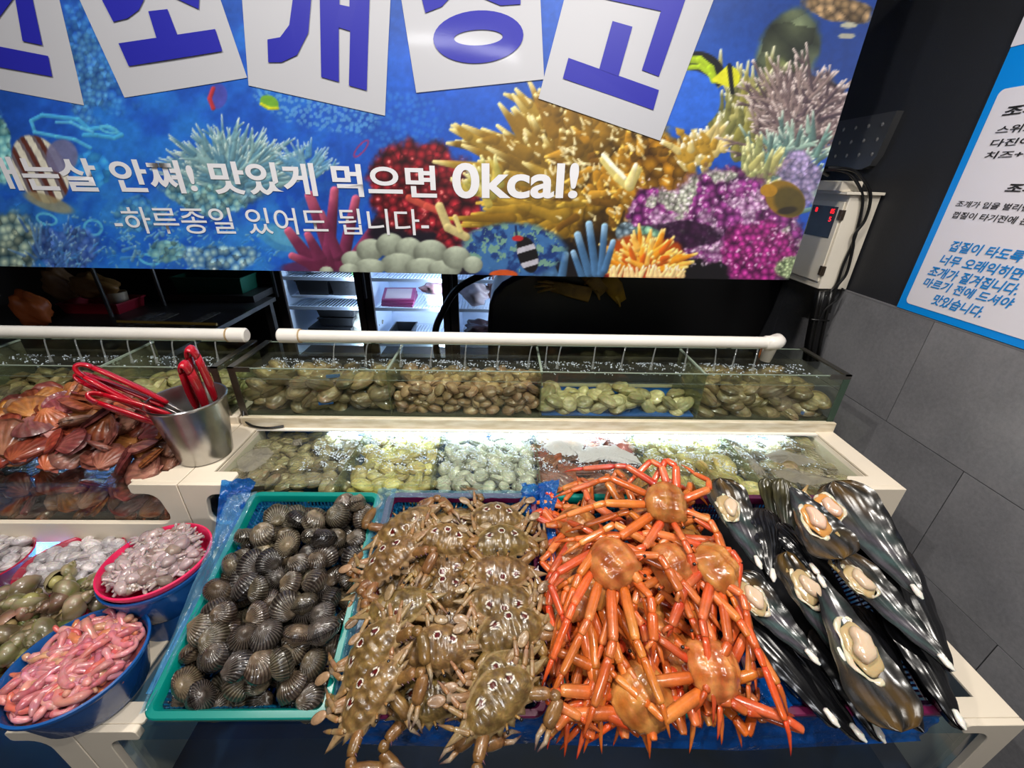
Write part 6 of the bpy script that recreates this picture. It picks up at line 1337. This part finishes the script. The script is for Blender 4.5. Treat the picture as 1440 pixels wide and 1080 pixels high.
pen((1112, 775), (1100, 672), 0.055, 0.04, 0.075, 'olive half shell standing upright at the back, right one', 'olive', seed=10, white=False, meat=0)
pen((1086, 818), (1075, 715), 0.075, 0.045, 0.05, 'dark pen shell with a white tip right of the back left half shell', 'closed', seed=11)
pen((1148, 808), (1092, 735), 0.06, 0.05, 0.05, 'short black pen shell with a white tip in the middle of the heap', 'closed', seed=12)
pen((1071, 801), (1012, 672), 0.105, 0.05, 0.06, 'open half shell at the back left touching the orange crabs', 'open', 0.66, seed=13, mx=-0.15)
pen((1152, 934), (1034, 806), 0.092, 0.05, 0.05, 'open half shell at the left, its meat beside the orange crabs', 'open', 0.74, seed=14, mx=-0.2, msc=1.05)
pen((1190, 935), (1106, 775), 0.095, 0.045, 0.055, 'open half shell left of the largest one, meat near its wide end', 'open', 0.66, seed=15, mx=0.2, msc=1.05)
pen((1298, 843), (1172, 676), 0.13, 0.07, 0.075, 'large ribbed dark half shell at the back right with orange meat', 'open', 0.78, roll=-0.3, seed=16, mx=-0.75, mcol=1, msc=1.05)
pen((1343, 944), (1182, 778), 0.095, 0.06, 0.06, 'open half shell pointing to the right frame, long meat near its wide end', 'open', 0.76, seed=17, mx=-0.25)
pen((1150, 806), (1268, 1030), 0.128, 0.06, 0.06, 'largest open half shell lying in front with brown blotches', 'open', 0.52, seed=18, mx=-0.3, msc=1.35, depth=0.02)
pen((1113, 684), (1186, 786), 0.13, 0.095, 0.085, 'round open half shell on top at the back with bright orange meat', 'open', 0.48, seed=19, mx=-0.15, mcol=1, msc=1.15, white=False)
# ================================================================== STEEL BUCKET AND TONGS
bk = thing('steel_bucket', 'dented steel bucket of red tongs standing on the cream corner', 'bucket', (-0.705, 0.838, Z2))
H = 0.152; b = MB(); b.lathe([(0.001, 0), (0.050, 0), (0.055, 0.004), (0.0745, H - 0.004), (0.077, H - 0.004), (0.0785, H), (0.077, H + 0.003), (0.0745, H + 0.002), (0.0725, H - 0.004), (0.053, 0.006), (0.001, 0.005)], 56); part('bucket_wall', b, M_steel, bk)
b = MB(); b.lathe([(0.0553, 0.010), (0.0562, 0.012), (0.0560, 0.015)], 56); part('base_ring', b, M_steel, bk)
M_red = mat('red_grip', C(176, 14, 34), 0.22, coat=0.6); 
def tongs(loop, base, w, label, side=(1, 0, 0), gap=0.02, twist=0.0):
    """two strips joined by a loop: red coated above, bare steel jaws below"""
    T = thing('kitchen_tongs', label, 'tongs', base, 'red handled tongs in the bucket'); A_, L_ = Vector(base), Vector(loop); ax = (L_ - A_); n = ax.normalized(); s_ = Vector(side); s_ = (s_ - n * s_.dot(n)).normalized(); bn = n.cross(s_)
    def pth(sg, t): return A_ + ax * t + s_ * sg * (gap * (0.55 + 0.45 * math.sin(t * PI * 0.95)))
    for sg in (1, -1):
        b = MB(); b.tube([pth(sg, t) for t in (0, 0.12, 0.25, 0.42)], [0.012, 0.014, 0.012, 0.010], 10, None, 0.22, upv=s_); part('steel_jaw', b, M_steel, T, True, world=True)
        b = MB(); b.tube([pth(sg, t) for t in (0.36, 0.40, 0.6, 0.8, 0.92)], [0.011, 0.013, 0.0145, 0.0135, 0.012], 12, None, 0.42, upv=s_); part('red_grip', b, M_red, T, True, world=True, label='red coated grip')
    b = MB(); g_ = gap * (0.55 + 0.45 * math.sin(0.92 * PI * 0.95)); c = A_ + ax * 0.92
    b.tube([c + s_ * g_ * math.cos(a) + n * 0.022 * math.sin(a) for a in [PI * k / 10 for k in range(11)]], 0.012, 12, None, 0.4, upv=bn if False else s_); part('spring_loop', b, M_red, T, True, world=True, label='red coated spring loop')
    return T
tongs((-0.86, 0.79, 1.135), (-0.70, 0.85, 0.95), 0, 'red tongs leaning left, the longer pair behind with a steel edged loop', (0, 0.3, 1), 0.016)
tongs((-0.90, 0.82, 1.10), (-0.69, 0.84, 0.955), 0, 'red tongs leaning furthest left over the scallops', (0.1, 0.4, 1), 0.013)
tongs((-0.845, 0.775, 1.075), (-0.68, 0.83, 0.95), 0, 'short bright red tongs leaning left over the bucket rim', (0.2, 0.9, 0.5), 0.013)
tongs((-0.655, 0.80, 1.135), (-0.70, 0.87, 0.94), 0, 'red tongs standing upright in the bucket, front pair', (1, 0, 0.2), 0.010)
tongs((-0.655, 0.83, 1.158), (-0.69, 0.89, 0.94), 0, 'red tongs standing upright in the bucket, rear pair', (1, 0.2, 0), 0.011)
cable([(-0.69, 0.985, 0.93), (-0.683, 0.968, 0.905), (-0.66, 0.955, 0.892), (-0.615, 0.95, 0.889), (-0.58, 0.96, 0.889)], 0.0032, 'thin black cable lying on the cream corner behind the bucket')
# ================================================================== BOWLS AT THE LEFT
m = MB(); m.box(XL + 0.02, -0.752, 0.40, 0.79, 0.655, 0.668); single('display_shelf', m, M_rest, 'pale shelf under the bowls at the left', 'shelf', smooth=False)
M_bbowl = mat('blue_bowl_plastic', C(24, 82, 150), 0.25, coat=0.4); M_pink = mat('pink_plastic', C(226, 40, 92), 0.3, coat=0.4); M_pinkd = mat('dark_red_plastic', C(176, 16, 56), 0.25, coat=0.5); M_liner = clearmat('bowl_film', (0.8, 0.9, 1), 1.5, 0.08, bump=0.6, bscale=40, opac=0.05)
def bowl(c, r, z, h, m, label, cat='bowl', name='plastic_bowl', rb=0.7, tilt=None, holes=None):
    T = thing(name, label, cat, (c[0], c[1], z - h))
    b = MB(); b.lathe([(0.001, 0), (r * rb, 0), (r * rb * 1.05, 0.004), (r * 0.93, h - 0.012), (r * 0.97, h - 0.010), (r, h - 0.004), (r * 0.995, h), (r * 0.96, h + 0.001), (r * 0.93, h - 0.004), (r * 0.91, h - 0.012), (r * rb, 0.006), (0.001, 0.005)], 64); part('bowl_wall', b, m, T)
    if holes:
        b = MB()
        for k in range(64):
            a = 2 * PI * k / 64
            for q_ in range(2): rr, zz = r * (0.905 - 0.02 * q_), h - 0.018 - 0.010 * q_; d = Vector((math.cos(a), math.sin(a), 0)); b.ell((rr * d.x, rr * d.y, zz), (0.0022, 0.0022, 0.0025), 6, 4)
        part('hole_row', b, holes, T, kind='stuff')
    return T
bowl((-0.700, 0.430), 0.098, 0.765, 0.085, M_bbowl, 'blue bowl of pink spoon worms nearest the front left', rb=0.72)
bowl((-0.667, 0.588), 0.093, 0.808, 0.085, M_bbowl, 'blue bowl below the pink basket of small octopus', rb=0.75)
m = MB(); m.lathe([(0.001, 0), (0.068, 0), (0.07, 0.055), (0.064, 0.055), (0.062, 0.006), (0.001, 0.005)], 40); single('support_tub', m, M_bbowl, 'blue tub turned under the octopus bowl', 'tub', loc=(-0.667, 0.588, 0.668))
bowl((-0.665, 0.588), 0.0915, 0.822, 0.05, M_pink, 'bright pink basket heaped with small grey octopus', 'basket', 'pink_basket', rb=0.8, holes=M_pinkd)
# spoon worms
M_worm = vcmat('worm_skin', 0.16, 0.9, 0.16, 0.02, 0.5, 150, sss=0.35)
wc = [C(200, 122, 124), C(190, 106, 112), C(208, 138, 138), C(206, 112, 92), C(196, 140, 116)]
def worm_mesh(seed):
    q = random.Random(seed); b = MB(); n = 34; L = q.uniform(0.11, 0.2); cur = q.uniform(14, 34) * q.choice((1, -1)); a = q.uniform(0, 6.28); p = Vector((0, 0, 0)); pts = []; c = wc[seed % 5 if q.random() < 0.6 else seed % 3]
    for i in range(n): pts.append(p.copy()); a += cur * L / n * (0.35 + 1.3 * math.sin(i * 0.22 + seed)); p = p + Vector((math.cos(a), math.sin(a), 0)) * L / n
    ctr = sum(pts, Vector()) / n; pts = [x - ctr + Vector((0, 0, 0.004 * math.sin(i * 0.5 + seed))) for i, x in enumerate(pts)]
    r0 = q.uniform(0.005, 0.0072); rad = [r0 * (1 + 0.18 * math.sin(i * 0.9 + seed) + 0.06 * math.sin(i * 2.7)) * (0.35 if i in (0, n - 1) else 0.75 if i in (1, n - 2) else 1) for i in range(n)]
    b.tube(pts, rad, 10, [jit(c, 0.12) for _ in pts]); return b.mesh('spoon_worm', M_worm, True)
K_worm = [worm_mesh(k) for k in range(18)]
def fits(me, M, c, r_in, z_rim, r_top):
    """true when every point of the piece stays inside the round bowl"""
    a = np.empty(len(me.vertices) * 3, np.float32); me.vertices.foreach_get('co', a); a = a.reshape(-1, 3) @ np.array(M.to_3x3()).T + np.array(M.translation)
    d = np.hypot(a[:, 0] - c[0], a[:, 1] - c[1]); return bool((d < np.where(a[:, 2] > z_rim + 0.002, r_top, r_in)).all())
q = random.Random(3); nw = 0; tries = 0
while nw < 125 and tries < 4000:
    tries += 1; lay = nw // 42; rr = math.sqrt(q.random()) * 0.08; a = q.uniform(0, 6.28); z = 0.746 + 0.008 * lay + 0.012 * (1 - (rr / 0.075) ** 2) * (lay > 0); K_ = K_worm[q.randrange(18)]
    M = frame((-0.700 + rr * math.cos(a), 0.430 + rr * math.sin(a), z), (q.gauss(0, 0.1), q.gauss(0, 0.1), 1), q.uniform(0, 6.28), q.uniform(0.75, 1.1))
    if not fits(K_, M, (-0.70, 0.43), 0.090, 0.765, 0.092): continue
    nw += 1; o = link('spoon_worm', K_); o.matrix_world = M; tag(o, spot('glossy pink spoon worm coiled in the front blue bowl', 0.5 + rr * math.cos(a) / 0.1, 0.5 + rr * math.sin(a) / 0.1), 'worm', 'spoon worms in the blue bowl')
m = MB(); m.lathe([(0.001, 0), (0.082, 0), (0.086, 0.008), (0.001, 0.010)], 40, C(170, 90, 92)); single('worm_liquid', m, M_worm, 'pink wet bed under the spoon worms', 'liquid', loc=(-0.70, 0.43, 0.738), kind='stuff')
# small octopus
M_oct = vcmat('octopus_skin', 0.15, 0.9, 0.2, 0.02, 0.5, 130, sss=0.3)
def octo(seed):
    q = random.Random(seed); b = MB(); c = C(176, 154, 154) if seed % 3 else C(140, 120, 112)
    b.ell((0, 0.011, 0.003), (0.0125, 0.0165, 0.010), 14, 10, c, None, lambda p: p * (1 + 0.07 * math.sin(p.x * 500 + seed)))
    for k in range(7):
        a = -PI / 2 + (k - 3) * 0.42 + q.uniform(-0.1, 0.1); p = Vector((0.003 * (k - 3), -0.001, 0.002)); pts = []; cur = q.uniform(-60, 60); L = q.uniform(0.013, 0.022)
        for i in range(9): pts.append(p.copy()); a += cur * L / 9; p = p + Vector((math.cos(a), math.sin(a), q.uniform(-0.12, 0.12))) * L / 8
        b.tube(pts, [0.0050 * (1 - 0.07 * i) for i in range(9)], 7, [jit(mix(c, C(190, 172, 172), 0.5), 0.08) for _ in pts])
    return b.mesh('small_octopus', M_oct, True)
K_oct = [octo(k) for k in range(9)]
no_ = 0; tries = 0
while no_ < 130 and tries < 4000:
    tries += 1; lay = no_ // 50; rr = math.sqrt(q.random()) * 0.086; a = q.uniform(0, 6.28); z = 0.803 + 0.010 * lay + 0.010 * (1 - (rr / 0.08) ** 2); K_ = K_oct[q.randrange(9)]
    M = frame((-0.665 + rr * math.cos(a), 0.588 + rr * math.sin(a), z), (q.gauss(0, 0.35), q.gauss(0, 0.35), 1), q.uniform(0, 6.28), q.uniform(0.8, 1.1))
    if not fits(K_, M, (-0.665, 0.588), 0.0865, 0.822, 0.090): continue
    no_ += 1; o = link('small_octopus', K_); o.matrix_world = M; tag(o, spot('small grey pink octopus in the bright pink basket', 0.5 + rr * math.cos(a) / 0.16, 0.5 + rr * math.sin(a) / 0.16), 'octopus', 'small octopus in the pink basket')
# whelks and sea squirts left of the worms
M_whelk = vcmat('whelk_shell', 0.35, 0.5, 0.3, 0.03, 0.5, 90)
def whelk(seed):
    q = random.Random(seed); b = MB(); c1, c2 = ((C(120, 122, 74), C(78, 86, 46)), (C(136, 112, 84), C(92, 72, 52)), (C(146, 130, 106), C(100, 92, 58)))[seed % 3]; N, K = 90, 12; vs = []; cs = []
    for i in range(N + 1):
        t = i / N; th = t * 2 * PI * 3.2; g = math.exp(t * 2.1) / math.exp(2.1); R0 = 0.018 * g; r0 = 0.0165 * g; zc = 0.046 * (1 - g) ** 0.9
        for j in range(K):
            a = 2 * PI * j / K; rr = R0 * 0.55 + r0 * math.cos(a); vs.append((rr * math.cos(th), rr * math.sin(th), zc + r0 * 1.25 * math.sin(a) - 0.01)); cs.append(jit(mix(c1, c2, 0.5 + 0.5 * math.sin(th * 4)), 0.12))
    f = [(i * K + j, (i + 1) * K + j, (i + 1) * K + (j + 1) % K, i * K + (j + 1) % K) for i in range(N) for j in range(K)]; b.add(vs, f, cs)
    e = Vector((0.018 * 0.55 * math.cos(3.2 * 2 * PI), 0.018 * 0.55 * math.sin(3.2 * 2 * PI), -0.01)); b.ell(e, (0.012, 0.014, 0.012), 14, 8, C(150, 138, 88)); return b.mesh('whelk', M_whelk, True)
K_wh = [whelk(k) for k in range(6)]
for k in range(110):
    x = q.uniform(-1.06, -0.78); y = 0.37 + (x + 1.06) * 0.35 + q.uniform(0, 0.18); 
    if math.hypot(x + 0.70, y - 0.43) < 0.115 or math.hypot(x + 0.667, y - 0.588) < 0.11: continue
    z = 0.69 + 0.03 * (k % 2) + 0.012 * (k % 3)
    o = link('whelk', K_wh[k % 6]); o.matrix_world = frame((x, y, z), (q.gauss(0, 1), q.gauss(0, 1), 0.5), q.uniform(0, 6.28), q.uniform(0.85, 1.15)); tag(o, spot('olive green whelk heaped left of the pink spoon worms', (x + 1.08) / 0.3, (y - 0.4) / 0.24), 'whelk', 'whelks left of the blue bowl')
m = MB(); m.lathe([(0.001, 0), (0.115, 0), (0.13, 0.035), (0.125, 0.036), (0.11, 0.006), (0.001, 0.005)], 48, None, 0, 0, 1.15, 0.85); single('whelk_tray', m, M_pinkd, 'dark red tray under the olive whelks', 'tray', loc=(-0.945, 0.505, 0.6685))
M_filmc2 = clearmat('shiny_clear_film', (0.96, 0.97, 1.0), 1.6, 0.06, bump=1.0, bscale=60, opac=0.04, milk=(0.9, 0.9, 0.9), bdist=0.01)
# red basins of clams under the light
def basin(c, rx, ry, z, h, label):
    T = thing('red_basin', label, 'basin', (c[0], c[1], z - h)); b = MB(); b.lathe([(0.001, 0), (0.8, 0), (0.97, h - 0.004), (1.0, h), (0.985, h + 0.003), (0.95, h), (0.78, 0.006), (0.001, 0.005)], 56, None, 0, 0, rx, ry); part('basin_wall', b, M_pinkd, T); return T
for nm, c, rx, ry, s_ in (('middle', (-0.925, 0.655), 0.098, 0.085, 71), ('left', (-1.135, 0.66), 0.10, 0.085, 72)):
    basin(c, rx, ry, 0.728, 0.058, {'middle': 'dark red basin of grey clams left of the octopus', 'left': 'dark red basin of clams at the far left edge'}[nm])
    pile('grey_clam', K_net, {'middle': 'pale grey clam in the dark red basin left of the octopus', 'left': 'pale grey clam in the dark red basin at the far left edge'}[nm], 'clam', 'grey clams in the %s basin' % nm, (c[0] - rx, c[0] + rx, c[1] - ry, c[1] + ry), lambda x, y: 0.722 + 0.01 * (1 - (((x - c[0]) / rx) ** 2 + ((y - c[1]) / ry) ** 2)), 0.025, 2, 0.013, 0.35, seed=s_, inside=lambda x, y: ((x - c[0]) / rx) ** 2 + ((y - c[1]) / ry) ** 2 < 0.72)
    m = MB()
    film('plastic_film', ([(c[0] - rx * 0.85, c[1] - ry * 0.6, 0.738), (c[0] - rx * 0.9, c[1] + ry * 0.6, 0.738)], [(c[0] + rx * 0.85, c[1] - ry * 0.6, 0.738), (c[0] + rx * 0.85, c[1] + ry * 0.6, 0.738)]), M_filmc2, 'clear shiny film stretched over the clams of the %s red basin' % nm, s_, 0.004, 40, 40)
bowl((-1.075, 0.565), 0.05, 0.742, 0.06, M_film_bowl if 'M_film_bowl' in globals() else mat('violet_blue_plastic', C(40, 60, 200), 0.25), 'small violet blue bowl at the left edge behind the whelks')
